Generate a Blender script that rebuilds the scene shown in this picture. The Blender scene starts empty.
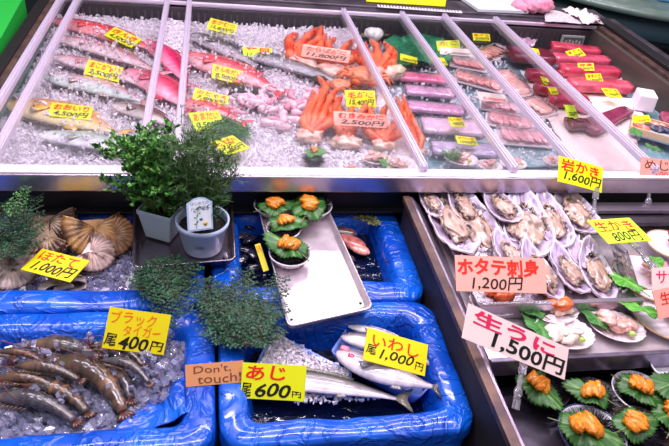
import bpy, math, random
from mathutils import Vector, Matrix, Euler, noise
R = math.radians
PI = math.pi
sc = bpy.context.scene
col = sc.collection
rng = random.Random(7)

# ------------------------------------------------------------ camera
F, CX, CY, H = 630.0, 334.5, 223.0, 1.6
_d = Vector((210-CX, CY+250, F)).normalized()
_x = Vector((3600-CX, CY-206, F)).normalized()
_x = (_x - _d*_x.dot(_d)).normalized()
_z = _d.cross(_x)
if _z.y < 0: _z = -_z

def ray(px, py):
    r = Vector((px-CX, CY-py, F))
    return Vector((r.dot(_x), r.dot(_d), r.dot(_z)))

CAM = Vector((0, 0, H))

def at(px, py, z):
    """point of the horizontal plane at height z seen at a pixel of the photograph"""
    w = ray(px, py)
    return CAM + w*((z-H)/w.z)

def m_per_px(px, py, z):
    return (at(px, py, z)-CAM).length/ray(px, py).length

cam_d = bpy.data.cameras.new('camera')
cam = bpy.data.objects.new('camera', cam_d)
col.objects.link(cam)
right = Vector((_x.x, _d.x, _z.x)); up = Vector((_x.y, _d.y, _z.y)); fwd = Vector((_x.z, _d.z, _z.z))
m = Matrix((right, up, -fwd)).transposed().to_4x4()
m.translation = CAM
cam.matrix_world = m
cam_d.sensor_width = 36
cam_d.lens = F/669*36
cam_d.clip_start = 0.05
sc.camera = cam

# ------------------------------------------------------------ materials
def lin(h):
    h = h.lstrip('#')
    o = []
    for i in (0, 2, 4):
        c = int(h[i:i+2], 16)/255
        o.append(c/12.92 if c <= 0.04045 else ((c+0.055)/1.055)**2.4)
    return tuple(o)

MATS = {}

def nodes(name):
    mt = bpy.data.materials.new(name)
    mt.use_nodes = True
    nt = mt.node_tree
    return mt, nt, nt.nodes['Principled BSDF']

def add_bump(nt, b, kind, scale, strength, dist=0.002, detail=3, coord='Object', stretch=None):
    tc = nt.nodes.new('ShaderNodeTexCoord')
    if kind == 'voronoi':
        t = nt.nodes.new('ShaderNodeTexVoronoi'); out = t.outputs['Distance']
    elif kind == 'wave':
        t = nt.nodes.new('ShaderNodeTexWave'); out = t.outputs['Fac']
        t.inputs['Distortion'].default_value = 6
    else:
        t = nt.nodes.new('ShaderNodeTexNoise'); out = t.outputs['Fac']
        t.inputs['Detail'].default_value = detail
        if kind == 'wrinkle':
            t.inputs['Distortion'].default_value = 1.6
    t.inputs['Scale'].default_value = scale
    src = tc.outputs[coord]
    if stretch:
        mp = nt.nodes.new('ShaderNodeMapping')
        mp.inputs['Scale'].default_value = stretch
        nt.links.new(src, mp.inputs['Vector']); src = mp.outputs['Vector']
    nt.links.new(src, t.inputs['Vector'])
    if kind == 'wrinkle':
        r = nt.nodes.new('ShaderNodeValToRGB')
        r.color_ramp.elements[0].position = 0.42
        r.color_ramp.elements[1].position = 0.58
        e = r.color_ramp.elements.new(0.5); e.color = (1, 1, 1, 1)
        r.color_ramp.elements[2].color = (0, 0, 0, 1)
        nt.links.new(out, r.inputs['Fac']); out = r.outputs['Color']
    bp = nt.nodes.new('ShaderNodeBump')
    bp.inputs['Strength'].default_value = strength
    bp.inputs['Distance'].default_value = dist
    nt.links.new(out, bp.inputs['Height'])
    nt.links.new(bp.outputs['Normal'], b.inputs['Normal'])
    return bp

def mat(name, c, rough=0.5, metal=0.0, spec=0.5, coat=0.0, bump=None, var=0.0, vscale=20, c2=None,
        trans=0.0, sss=0.0, alpha=1.0, ior=1.45, emit=0):
    if name in MATS: return MATS[name]
    mt, nt, b = nodes(name)
    c = lin(c) if isinstance(c, str) else c
    b.inputs['Base Color'].default_value = (*c, 1)
    b.inputs['Roughness'].default_value = rough
    b.inputs['Metallic'].default_value = metal
    b.inputs['Specular IOR Level'].default_value = spec
    b.inputs['Coat Weight'].default_value = coat
    b.inputs['Coat Roughness'].default_value = 0.06
    b.inputs['Transmission Weight'].default_value = trans
    b.inputs['IOR'].default_value = ior
    b.inputs['Alpha'].default_value = alpha
    if sss:
        b.inputs['Subsurface Weight'].default_value = sss
        b.inputs['Subsurface Radius'].default_value = (0.01, 0.006, 0.004)
        b.inputs['Subsurface Scale'].default_value = 1.0
    if emit:
        b.inputs['Emission Color'].default_value = (*c, 1)
        b.inputs['Emission Strength'].default_value = emit
    if c2 is not None or var:
        tc = nt.nodes.new('ShaderNodeTexCoord')
        n = nt.nodes.new('ShaderNodeTexNoise')
        n.inputs['Scale'].default_value = vscale
        n.inputs['Detail'].default_value = 4
        rp = nt.nodes.new('ShaderNodeValToRGB')
        c2 = lin(c2) if isinstance(c2, str) else (c2 or tuple(v*(1-var) for v in c))
        rp.color_ramp.elements[0].position = 0.35; rp.color_ramp.elements[0].color = (*c2, 1)
        rp.color_ramp.elements[1].position = 0.65; rp.color_ramp.elements[1].color = (*c, 1)
        nt.links.new(tc.outputs['Object'], n.inputs['Vector'])
        nt.links.new(n.outputs['Fac'], rp.inputs['Fac'])
        nt.links.new(rp.outputs['Color'], b.inputs['Base Color'])
    if bump: add_bump(nt, b, *bump)
    MATS[name] = mt
    return mt

def vmat(name, rough=0.3, coat=0.0, spec=0.5, bump=None, speck=0.12, sscale=120, sss=0.0, metal=0.0, trans=0.0):
    """material that takes the thing's own colours from its colour attribute"""
    if name in MATS: return MATS[name]
    mt, nt, b = nodes(name)
    a = nt.nodes.new('ShaderNodeVertexColor'); a.layer_name = 'Col'
    tc = nt.nodes.new('ShaderNodeTexCoord')
    n = nt.nodes.new('ShaderNodeTexNoise')
    n.inputs['Scale'].default_value = sscale; n.inputs['Detail'].default_value = 4
    nt.links.new(tc.outputs['Object'], n.inputs['Vector'])
    mr = nt.nodes.new('ShaderNodeMapRange')
    mr.inputs['From Min'].default_value = 0.3; mr.inputs['From Max'].default_value = 0.7
    mr.inputs['To Min'].default_value = 1-2*speck; mr.inputs['To Max'].default_value = 1+speck
    nt.links.new(n.outputs['Fac'], mr.inputs['Value'])
    mx = nt.nodes.new('ShaderNodeVectorMath'); mx.operation = 'SCALE'
    nt.links.new(a.outputs['Color'], mx.inputs[0])
    nt.links.new(mr.outputs['Result'], mx.inputs['Scale'])
    nt.links.new(mx.outputs['Vector'], b.inputs['Base Color'])
    b.inputs['Roughness'].default_value = rough
    b.inputs['Metallic'].default_value = metal
    b.inputs['Coat Weight'].default_value = coat
    b.inputs['Coat Roughness'].default_value = 0.08
    b.inputs['Specular IOR Level'].default_value = spec
    b.inputs['Transmission Weight'].default_value = trans
    if sss:
        b.inputs['Subsurface Weight'].default_value = sss
        b.inputs['Subsurface Radius'].default_value = (0.012, 0.006, 0.004)
        b.inputs['Subsurface Scale'].default_value = 1.0
    if bump: add_bump(nt, b, *bump)
    MATS[name] = mt
    return mt

def thin_clear(name, tint, haze, gloss_rough=0.03, haze_c=(0.9, 0.85, 0.92), facmul=1.0, bump=None):
    """thin transparent sheet: transparent + fresnel gloss + slight diffuse film"""
    if name in MATS: return MATS[name]
    mt = bpy.data.materials.new(name); mt.use_nodes = True
    nt = mt.node_tree; nt.nodes.clear()
    o = nt.nodes.new('ShaderNodeOutputMaterial')
    t = nt.nodes.new('ShaderNodeBsdfTransparent'); t.inputs['Color'].default_value = (*tint, 1)
    g = nt.nodes.new('ShaderNodeBsdfGlossy'); g.inputs['Roughness'].default_value = gloss_rough
    g.inputs['Color'].default_value = (1, 1, 1, 1)
    dd = nt.nodes.new('ShaderNodeBsdfDiffuse'); dd.inputs['Color'].default_value = (*haze_c, 1)
    fr = nt.nodes.new('ShaderNodeFresnel'); fr.inputs['IOR'].default_value = 1.45
    mm = nt.nodes.new('ShaderNodeMath'); mm.operation = 'MULTIPLY'; mm.inputs[1].default_value = facmul
    nt.links.new(fr.outputs[0], mm.inputs[0])
    m1 = nt.nodes.new('ShaderNodeMixShader'); m1.inputs[0].default_value = haze
    m2 = nt.nodes.new('ShaderNodeMixShader')
    nt.links.new(t.outputs[0], m1.inputs[1]); nt.links.new(dd.outputs[0], m1.inputs[2])
    nt.links.new(mm.outputs[0], m2.inputs[0])
    nt.links.new(m1.outputs[0], m2.inputs[1]); nt.links.new(g.outputs[0], m2.inputs[2])
    nt.links.new(m2.outputs[0], o.inputs['Surface'])
    if bump:
        tc = nt.nodes.new('ShaderNodeTexCoord'); n = nt.nodes.new('ShaderNodeTexNoise')
        n.inputs['Scale'].default_value = bump[0]; n.inputs['Detail'].default_value = 3
        n.inputs['Distortion'].default_value = 1.0
        bp = nt.nodes.new('ShaderNodeBump'); bp.inputs['Strength'].default_value = bump[1]; bp.inputs['Distance'].default_value = 0.004
        nt.links.new(tc.outputs['Object'], n.inputs['Vector']); nt.links.new(n.outputs['Fac'], bp.inputs['Height'])
        nt.links.new(bp.outputs['Normal'], g.inputs['Normal']); nt.links.new(bp.outputs['Normal'], fr.inputs['Normal'])
    MATS[name] = mt
    return mt

M_ALU = mat('aluminium', '#d8cbe0', 0.34, 0.45, bump=('noise', 60, 0.15, 0.001))
M_STEEL = mat('stainless steel', '#cfc4cf', 0.26, 0.9, c2='#b3a5b3', vscale=9, bump=('noise', 25, 0.25, 0.002))
M_TRAY = mat('tray steel', '#e6dbe0', 0.28, 0.7, c2='#cdbfc8', vscale=30, bump=('noise', 90, 0.3, 0.001))
M_DARKSTEEL = mat('dull steel', '#6e6470', 0.38, 0.7, c2='#4f4750', vscale=14)
M_BROWN = mat('brown trim', '#6e5348', 0.4, 0.4, c2='#45353a', vscale=20)
M_BLACK = mat('black frame', '#1d191c', 0.4)
M_BLUE = mat('blue plastic', '#0a68de', 0.36, coat=0.25, c2='#0650c0', vscale=5, bump=('wrinkle', 6, 0.4, 0.005))
M_BLUEFILM = mat('blue film', '#0a62da', 0.24, coat=0.45, c2='#0542b0', vscale=9, bump=('wrinkle', 13, 0.55, 0.006))
M_BLUETRAY = mat('blue tray', '#7f9bea', 0.3, coat=0.3)
M_GLASS = thin_clear('case glass', (0.975, 0.98, 0.98), 0.0, facmul=0.3)
M_CLEAR = thin_clear('clear plastic', (0.93, 0.92, 0.97), 0.16, 0.06, facmul=1.6)
M_FILM = thin_clear('cling film', (0.98, 0.97, 1.0), 0.03, 0.08, facmul=1.5, bump=(45, 0.8))
M_ICE = None
def make_ice():
    mt, nt, b = nodes('crushed ice')
    b.inputs['Base Color'].default_value = (0.97, 0.90, 0.99, 1)
    b.inputs['Roughness'].default_value = 0.16
    b.inputs['IOR'].default_value = 1.31
    b.inputs['Specular IOR Level'].default_value = 0.9
    b.inputs['Transmission Weight'].default_value = 0.22
    b.inputs['Coat Weight'].default_value = 0.5
    add_bump(nt, b, 'noise', 130, 0.5, 0.003)
    return mt
M_ICE = make_ice()
def make_icebed():
    mt, nt, b = nodes('packed ice')
    b.inputs['Base Color'].default_value = (0.93, 0.86, 0.96, 1)
    b.inputs['Roughness'].default_value = 0.2
    b.inputs['Coat Weight'].default_value = 0.8
    add_bump(nt, b, 'voronoi', 90, 0.9, 0.008)
    return mt
M_ICEBED = make_icebed()
def make_tubice():
    mt, nt, b = nodes('clear violet ice')
    b.inputs['Base Color'].default_value = (0.72, 0.72, 0.95, 1)
    b.inputs['Roughness'].default_value = 0.08
    b.inputs['IOR'].default_value = 1.31
    b.inputs['Transmission Weight'].default_value = 0.8
    b.inputs['Coat Weight'].default_value = 0.8
    add_bump(nt, b, 'noise', 110, 0.6, 0.004)
    m2, nt2, b2 = nodes('packed violet ice')
    b2.inputs['Base Color'].default_value = (0.34, 0.32, 0.58, 1)
    b2.inputs['Roughness'].default_value = 0.15
    b2.inputs['Coat Weight'].default_value = 1.0
    add_bump(nt2, b2, 'voronoi', 55, 1.0, 0.014)
    return mt, m2
M_TUBICE, M_TUBBED = make_tubice()
M_FISH = vmat('fish skin', 0.24, coat=0.7, bump=('voronoi', 260, 0.25, 0.0008), speck=0.16, sscale=60)
M_MEAT = vmat('raw flesh', 0.25, coat=0.6, speck=0.12, sscale=50, sss=0.12, bump=('noise', 60, 0.4, 0.002))
M_CRAB = vmat('crab shell', 0.35, coat=0.3, speck=0.15, sscale=90, bump=('voronoi', 220, 0.4, 0.001))
M_SHELL = vmat('oyster shell', 0.42, coat=0.25, speck=0.16, sscale=70, bump=('noise', 110, 0.7, 0.003))
M_LEAF = vmat('leaf', 0.45, speck=0.2, sscale=50, bump=('noise', 80, 0.4, 0.001))
M_PAINT = vmat('painted', 0.4, coat=0.2, speck=0.04)
M_SPINE = mat('urchin black', '#17111c', 0.3)
M_ROE = vmat('urchin roe', 0.4, coat=0.25, speck=0.2, sscale=150, sss=0.15, bump=('noise', 400, 0.6, 0.0012))
M_YEL = mat('yellow card', '#eaee08', 0.5, coat=0.08)
M_YEL2 = mat('warm yellow card', '#f0de06', 0.5, coat=0.08)
M_LIME = mat('lime card', '#cdf02c', 0.5, coat=0.08)
M_PEACH = mat('peach card', '#f2a898', 0.5, coat=0.1)
M_CARDW = mat('pale pink card', '#fbe3de', 0.5)
M_KRAFT = mat('tan card', '#d3905c', 0.6)
M_RED = mat('red ink', '#e8220c', 0.5)
M_PINKINK = mat('pink ink', '#e8285c', 0.5)
M_ORINK = mat('orange ink', '#f06a08', 0.5)
M_INK = mat('black ink', '#151310', 0.45)
M_BROWNINK = mat('brown ink', '#6a3a20', 0.5)
M_CARDBACK = mat('card core', '#bdb184', 0.6)
M_WHITE = mat('white ceramic', '#efe9f2', 0.2, coat=0.6)
M_WHITEPL = mat('white plastic pot', '#bfd0ec', 0.35, coat=0.2)
M_FOAM = mat('white foam', '#efe2ea', 0.6, bump=('voronoi', 200, 0.2, 0.001))
M_PAPER = mat('white paper', '#f3dede', 0.5, c2='#e4c9cc', vscale=8, bump=('wrinkle', 14, 0.4, 0.004))
M_SOIL = mat('soil', '#1f1813', 0.9, bump=('voronoi', 150, 1.0, 0.004))
M_TEAL = mat('wet teal liner', '#6f9aa6', 0.15, coat=0.9, c2='#a9bcc8', vscale=18, bump=('wrinkle', 20, 0.6, 0.005))
M_DARK = mat('dark floor', '#16141a', 0.5)
M_GREEN = mat('green wall', '#1e9b3d', 0.5)

# ------------------------------------------------------------ objects
def tag(o, label=None, cat=None, group=None, kind=None):
    if label: o['label'] = label
    if cat: o['category'] = cat
    if group: o['group'] = group
    if kind: o['kind'] = kind
    return o

def thing(name, label, cat, loc=(0, 0, 0), rot=(0, 0, 0), group=None):
    o = bpy.data.objects.new(name, None)
    col.objects.link(o)
    o.location = loc
    if isinstance(rot, (int, float)): rot = (0, 0, rot)
    o.rotation_euler = rot
    o.empty_display_size = 0.02
    return tag(o, label, cat, group)

def struct(o, label=None):
    o['kind'] = 'structure'
    if label: o['label'] = label
    return o

def mix(a, b, t):
    t = max(0, min(1, t))
    return tuple(a[i]*(1-t)+b[i]*t for i in range(3))

_ico = {}
def ico(n):
    if n in _ico: return _ico[n]
    import bmesh
    bm = bmesh.new()
    bmesh.ops.create_icosphere(bm, subdivisions=n, radius=1)
    vs = [v.co.copy() for v in bm.verts]
    fs = [[v.index for v in f.verts] for f in bm.faces]
    bm.free()
    _ico[n] = (vs, fs)
    return _ico[n]

class MB:
    def __init__(s, c='#ffffff'):
        s.v = []; s.f = []; s.c = []
        s.cc = lin(c) if isinstance(c, str) else c
    def color(s, c):
        s.cc = lin(c) if isinstance(c, str) else c
        return s
    def add(s, vs, fs, cs=None):
        b = len(s.v)
        s.v += [tuple(v) for v in vs]
        s.f += [[i+b for i in f] for f in fs]
        s.c += list(cs) if cs else [s.cc]*len(vs)
        return s
    def box(s, c, d, rz=0, mtx=None, taper=1.0):
        hx, hy, hz = d[0]/2, d[1]/2, d[2]/2
        vs = []
        for z in (-hz, hz):
            k = 1 if z < 0 else taper
            for x, y in ((-hx, -hy), (hx, -hy), (hx, hy), (-hx, hy)):
                p = Vector((x*k, y*k, z))
                if mtx: p = mtx @ p
                elif rz: p = Matrix.Rotation(rz, 3, 'Z') @ p
                vs.append(p+Vector(c))
        return s.add(vs, [[3, 2, 1, 0], [4, 5, 6, 7], [0, 1, 5, 4], [1, 2, 6, 5], [2, 3, 7, 6], [3, 0, 4, 7]])
    def loft(s, rings, closed=True, cap=True, cols=None):
        n = len(rings[0]); vs = []; fs = []; cs = []
        for i, r in enumerate(rings):
            vs += list(r)
            if cols: cs += (cols[i] if isinstance(cols[i], list) else [cols[i]]*n)
        for i in range(len(rings)-1):
            for j in range(n if closed else n-1):
                k = (j+1) % n
                fs.append([i*n+j, i*n+k, (i+1)*n+k, (i+1)*n+j])
        if cap and closed:
            fs.append(list(range(n))[::-1]); fs.append([(len(rings)-1)*n+j for j in range(n)])
        return s.add(vs, fs, cs or None)
    def tube(s, pts, rad, n=8, cols=None):
        pts = [Vector(p) for p in pts]
        rings = []
        prev = None
        for i, p in enumerate(pts):
            a = pts[max(0, i-1)]; b = pts[min(len(pts)-1, i+1)]
            t = (b-a)
            t = t.normalized() if t.length > 1e-9 else Vector((0, 0, 1))
            if prev is None:
                u = t.orthogonal().normalized()
            else:
                u = (prev - t*prev.dot(t))
                u = u.normalized() if u.length > 1e-6 else t.orthogonal().normalized()
            prev = u
            w = t.cross(u)
            r = rad[i] if isinstance(rad, (list, tuple)) else rad
            rings.append([p+(u*math.cos(2*PI*j/n)+w*math.sin(2*PI*j/n))*r for j in range(n)])
        return s.loft(rings, cols=cols)
    def blob(s, c, r, rot=(0, 0, 0), amp=0.0, fr=3.0, n=2, seed=0, colf=None):
        vs, fs = ico(n)
        e = Euler(rot).to_matrix(); o = []; cs = []
        for v in vs:
            k = 1+amp*noise.noise(v*fr+Vector((seed*7.3, seed*1.7, 0)))
            p = Vector((v.x*r[0]*k, v.y*r[1]*k, v.z*r[2]*k))
            o.append(e @ p+Vector(c))
            if colf: cs.append(colf(v))
        return s.add(o, fs, cs or None)
    def lathe(s, prof, n=32, c=(0, 0, 0)):
        rings = [[Vector((r*math.cos(2*PI*j/n)+c[0], r*math.sin(2*PI*j/n)+c[1], z+c[2])) for j in range(n)] for r, z in prof]
        return s.loft(rings, cap=False)
    def slab(s, outline, z0, z1, inset=0.0, zf=None):
        cx = sum(p[0] for p in outline)/len(outline); cy = sum(p[1] for p in outline)/len(outline)
        def ring(k, z): return [Vector((cx+(x-cx)*k, cy+(y-cy)*k, z+(zf(x, y) if zf else 0))) for x, y in outline]
        h = z1-z0
        return s.loft([ring(1-inset, z0), ring(1, z0+h*.35), ring(1, z0+h*.65), ring(1-inset, z1)])
    def grid(s, fn, nx, ny, cf=None):
        vs = []; cs = []
        for j in range(ny+1):
            for i in range(nx+1):
                vs.append(fn(i/nx, j/ny))
                if cf: cs.append(cf(i/nx, j/ny))
        fs = [[j*(nx+1)+i, j*(nx+1)+i+1, (j+1)*(nx+1)+i+1, (j+1)*(nx+1)+i] for j in range(ny) for i in range(nx)]
        return s.add(vs, fs, cs or None)
    def build(s, name, m, parent=None, smooth=True, bevel=0, sub=0, thick=0):
        me = bpy.data.meshes.new(name)
        me.from_pydata(s.v, [], s.f)
        a = me.color_attributes.new('Col', 'FLOAT_COLOR', 'POINT')
        flat = []
        for c in s.c: flat += [c[0], c[1], c[2], 1.0]
        a.data.foreach_set('color', flat)
        if smooth: me.polygons.foreach_set('use_smooth', [True]*len(me.polygons))
        me.materials.append(m)
        me.update()
        o = bpy.data.objects.new(name, me)
        col.objects.link(o)
        if parent: o.parent = parent
        if thick:
            md = o.modifiers.new('t', 'SOLIDIFY'); md.thickness = thick; md.offset = 0
        if bevel:
            md = o.modifiers.new('b', 'BEVEL'); md.width = bevel; md.segments = 2; md.limit_method = 'ANGLE'
            md.angle_limit = R(40)
            if smooth:
                try: me.set_sharp_from_angle(angle=R(45))
                except Exception: pass
        if sub:
            md = o.modifiers.new('s', 'SUBSURF'); md.levels = sub; md.render_levels = sub
        return o

def U(a, b): return rng.uniform(a, b)

# ------------------------------------------------------------ lettering and price cards
FONT = None
try:
    import os, glob
    pth = bpy.utils.resource_path('LOCAL')
except Exception:
    pass

_tcache = {}
def text_mesh(s, weight, shear):
    k = (s, weight, shear)
    if k in _tcache: return _tcache[k]
    cu = bpy.data.curves.new('lettering', 'FONT')
    cu.body = s; cu.size = 1; cu.offset = weight; cu.shear = shear; cu.resolution_u = 3
    o = bpy.data.objects.new('lettering', cu)
    col.objects.link(o)
    dg = bpy.context.evaluated_depsgraph_get()
    me = bpy.data.meshes.new_from_object(o.evaluated_get(dg))
    vs = [v.co.copy() for v in me.vertices]; fs = [list(p.vertices) for p in me.polygons]
    bpy.data.objects.remove(o); bpy.data.curves.remove(cu); bpy.data.meshes.remove(me)
    if vs:
        x0 = min(v.x for v in vs); x1 = max(v.x for v in vs); y0 = min(v.y for v in vs); y1 = max(v.y for v in vs)
        vs = [((v.x-x0)/(x1-x0), (v.y-y0)/(y1-y0)) for v in vs]
    _tcache[k] = (vs, fs)
    return _tcache[k]

def solve_plane(cs, z, prior):
    """find how a rectangular card must lean for its corners to be where they are"""
    cpx = sum(c[0] for c in cs)/4; cpy = sum(c[1] for c in cs)/4
    P = at(cpx, cpy, z)
    best = None
    for tilt in range(0, 86, 5):
        for az in range(-60, 61, 10):
            n = Matrix.Rotation(R(az), 3, 'Z') @ Vector((0, -math.sin(R(tilt)), math.cos(R(tilt))))
            q = []
            for c in cs:
                w = ray(*c); dn = w.dot(n)
                if dn > -1e-3: break
                q.append(CAM+w*((P-CAM).dot(n)/dn))
            if len(q) < 4: continue
            a = (q[1]-q[0]+q[2]-q[3])/2; b = (q[0]-q[3]+q[1]-q[2])/2
            la, lb = a.length, b.length
            e = abs(a.dot(b))/(la*lb) + 0.4*abs((q[1]-q[0]).length-(q[2]-q[3]).length)/la + 0.4*abs((q[0]-q[3]).length-(q[1]-q[2]).length)/lb
            e += 0.004*abs(tilt-prior)+0.0015*abs(az)
            if best is None or e < best[0]: best = (e, n, (q[0]+q[1]+q[2]+q[3])/4, a, b)
    return best[1:]

def price_card(cs, z, m_card, lines, label, group=None, prior=45, name='price_card', cat='price card', holder=None, thick=0.0016, bend=0.0):
    n, P, a, b = solve_plane(cs, z, prior)
    la, lb = a.length, b.length
    ux = a.normalized(); uy = (b-ux*b.dot(ux)).normalized(); uz = ux.cross(uy)
    mm = Matrix((ux, uy, uz)).transposed()
    t = thing(name, label, cat, P, tuple(mm.to_euler()), group)
    w, h = la/2, lb/2
    r = min(w, h)*0.10
    ol = []
    for cx_, cy_, a0 in ((w-r, h-r, 0), (-w+r, h-r, 90), (-w+r, -h+r, 180), (w-r, -h+r, 270)):
        for k in range(4): ol.append((cx_+r*math.cos(R(a0+k*30)), cy_+r*math.sin(R(a0+k*30))))
    sgn = bend
    def zb(x, y): return sgn*(x/w)**2*lb*0.15
    # the sheet
    nx = 8
    mb = MB()
    def sheet(zz):
        return [[Vector((-w+2*w*i/nx, y, zz+zb(-w+2*w*i/nx, 0))) for i in range(nx+1)] for y in (-h, h)]
    A = sheet(0.0); B = sheet(-thick)
    vs = A[0]+A[1]+B[0]+B[1]; q = nx+1; fs = []
    for i in range(nx):
        fs.append([i, i+1, q+i+1, q+i]); fs.append([2*q+i+1, 2*q+i, 3*q+i, 3*q+i+1])
        fs.append([2*q+i, 2*q+i+1, i+1, i]); fs.append([q+i, q+i+1, 3*q+i+1, 3*q+i])
    fs.append([0, q, 3*q, 2*q]); fs.append([nx, 2*q+nx, 3*q+nx, q+nx])
    mb.add(vs, fs)
    cd_ = mb.build('card', m_card, t, smooth=False)
    for (txt, mi, u0, v0, u1, v1, wt, sh, nm) in lines:
        tv, tf = text_mesh(txt, wt, sh)
        if not tv: continue
        lb_ = MB()
        def mp(p):
            x = -w+2*w*(u0+(u1-u0)*p[0]); y = h-2*h*(v1-(v1-v0)*p[1])
            x += 0; y += 2*h*0.02*math.sin(p[0]*9+len(txt))
            return (x, y, zb(x, y)+0.0006)
        lb_.add([mp(p) for p in tv], tf)
        lb_.build(nm, mi, cd_, smooth=False)
    if holder:
        # clear plastic clip under the card
        mb = MB()
        x = holder*w
        mb.box((x, -h-0.004, -0.004), (0.016, 0.03, 0.006)); mb.box((x, -h-0.032, -0.006), (0.007, 0.03, 0.006))
        mb.blob((x, -h-0.052, -0.006), (0.010, 0.013, 0.007)); mb.box((x, -h-0.07, -0.006), (0.016, 0.022, 0.005))
        mb.build('clip', M_CLEAR, t, bevel=0.001)
    return t

def L2(top, bot, mtop=None, mbot=None, tw=0.03, bw=0.025):
    """name line above, price line below"""
    o = []
    if top: o.append((top, mtop or M_RED, 0.08, 0.07, 0.93, 0.47, tw, 0.12, 'name_lettering'))
    if bot: o.append((bot, mbot or M_INK, 0.1, 0.54, 0.95, 0.93, bw, 0.25, 'price_lettering'))
    return o

# ------------------------------------------------------------ the setting
def sbox(name, c, d, m, bevel=0.002, rz=0):
    return struct(MB().box(c, d, rz).build(name, m, smooth=False, bevel=bevel))

sbox('floor', (0.6, 1.6, -0.02), (7, 7, 0.04), M_DARK)
sbox('wall_back', (0.6, 4.6, 1.2), (7, 0.05, 2.4), mat('back wall', '#2c3a3c', 0.6, c2='#1d2228', vscale=2))
sbox('wall_left', (-1.25, 2.6, 0.9), (0.04, 2.6, 1.8), M_GREEN)

gp = [at(-60, -40, .86), at(24, -4, .86), at(2, 36, .86), at(-60, 110, .86)]
b = MB(); b.slab([(p.x, p.y) for p in gp], .4, .86)
tag(b.build('green_crate', mat('green crate', '#22a83c', .5), smooth=False), 'bright green crate beyond the top left corner of the display case', 'crate')
GZ = 0.85; FY = 1.195; BY = 2.36; LX = -0.56; RX = 1.56; ICE_Z = 0.785
# the chilled display case
case = thing('display_case', 'long steel refrigerated display case with glass lids holding the fish on ice', 'display case', (0.5, 1.8, 0))
def cpart(name, c, d, m, bevel=0.002):
    return MB().box((c[0]-0.5, c[1]-1.8, c[2]), d).build(name, m, case, smooth=False, bevel=bevel)
cpart('case_body', (0.5, 1.98, 0.37), (2.1, 0.8, 0.74), M_BLACK)
cpart('trough_floor', (0.5, 1.79, 0.745), (2.12, 1.08, 0.01), M_TEAL)
cpart('trough_underside', (0.5, 1.79, 0.737), (2.12, 1.16, 0.006), M_DARK)
cpart('front_rim', (0.5, FY+0.002, 0.829), (2.16, 0.012, 0.042), M_STEEL, 0.003)
cpart('front_sill', (0.5, FY+0.02, 0.846), (2.16, 0.036, 0.008), mat('frosted sill', '#f4eaf6', 0.3, c2='#e4d8e6', vscale=12, coat=0.3), 0.002)
cpart('trough_front_wall', (0.5, FY+0.036, 0.79), (2.12, 0.006, 0.10), M_DARK)
cpart('trough_back_wall', (0.5, BY-0.012, 0.79), (2.12, 0.012, 0.10), mat('grille dark', '#3a3338', 0.5))
mb = MB()
for i in range(90): mb.box((LX+0.02+i*0.0235-0.5, BY-0.022-1.8, 0.80), (0.006, 0.004, 0.05))
mb.build('vent_grille', M_DARKSTEEL, case, smooth=False)
cpart('back_rim', (0.5, BY+0.03, 0.846), (2.2, 0.06, 0.02), M_DARKSTEEL, 0.004)
cpart('back_rim_trim', (0.5, BY-0.004, 0.853), (2.16, 0.014, 0.012), M_ALU)
cpart('back_ledge', (0.5, BY+0.13, 0.85), (2.3, 0.15, 0.03), M_DARKSTEEL, 0.004)
cpart('left_frame', (LX+0.005, 1.79, 0.83), (0.03, 1.2, 0.07), M_BLACK)
cpart('left_frame_trim', (LX+0.027, 1.79, 0.842), (0.016, 1.2, 0.03), M_BROWN)
cpart('right_frame', (RX+0.045, 1.79, 0.845), (0.05, 1.25, 0.06), M_BLACK)
cpart('right_frame_trim', (RX+0.005, 1.79, 0.84), (0.028, 1.2, 0.045), M_BROWN)
cpart('right_frame_cap', (RX+0.085, 1.79, 0.85), (0.03, 1.25, 0.05), M_DARKSTEEL)
cpart('right_inner_wall', (RX-0.02, 1.79, 0.80), (0.02, 1.16, 0.10), mat('inner wall grey', '#5c5550', 0.35, 0.4))

# glass lids with aluminium side rails
def lid(x0, x1, label, rails=(1, 1), dz=0.0):
    t = thing('glass_lid', label, 'glass lid', ((x0+x1)/2, FY+0.02, GZ+dz), 0, 'sliding glass lids of the case')
    w = x1-x0; L = BY-FY-0.02
    MB().box((0, L/2, 0.004), (w, L, 0.005)).build('glass_pane', M_GLASS, t, smooth=False)
    for s, on in ((-1, rails[0]), (1, rails[1])):
        if not on: continue
        r = MB()
        r.box((s*w/2, L/2, 0.008), (0.018, L, 0.016)); r.box((s*w/2-.005, L/2, 0.018), (0.004, L, 0.006)); r.box((s*w/2+.005, L/2, 0.018), (0.004, L, 0.006))
        r.build('side_rail', M_ALU, t, smooth=False, bevel=0.0015)
    return t
lid(-0.505, -0.462, 'narrow glass strip lid at the far left edge of the display case', (1, 0))
lid(-0.452, -0.155, 'glass lid over the whole red and yellow fish at the left', (1, 1))
lid(-0.078, 0.485, 'widest glass lid, over the crab legs and the dark silver fish', (1, 0))
lid(0.49, 0.715, 'glass lid over the long pink fillets and the green bag', (1, 0), 0.001)
lid(0.72, 0.885, 'glass lid directly left of the one over the salmon pink fillets', (1, 0), 0.002)
lid(0.892, 1.105, 'rightmost glass lid, ending beside the open tuna section', (1, 1), 0.003)

# stand under the tubs
sbox('trim_1', (-0.1, 0.92, 0.535), (1.06, 0.72, 0.03), M_DARK)
sbox('trim_2', (-0.1, 0.92, 0.25), (1.0, 0.6, 0.5), M_DARK)

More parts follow.
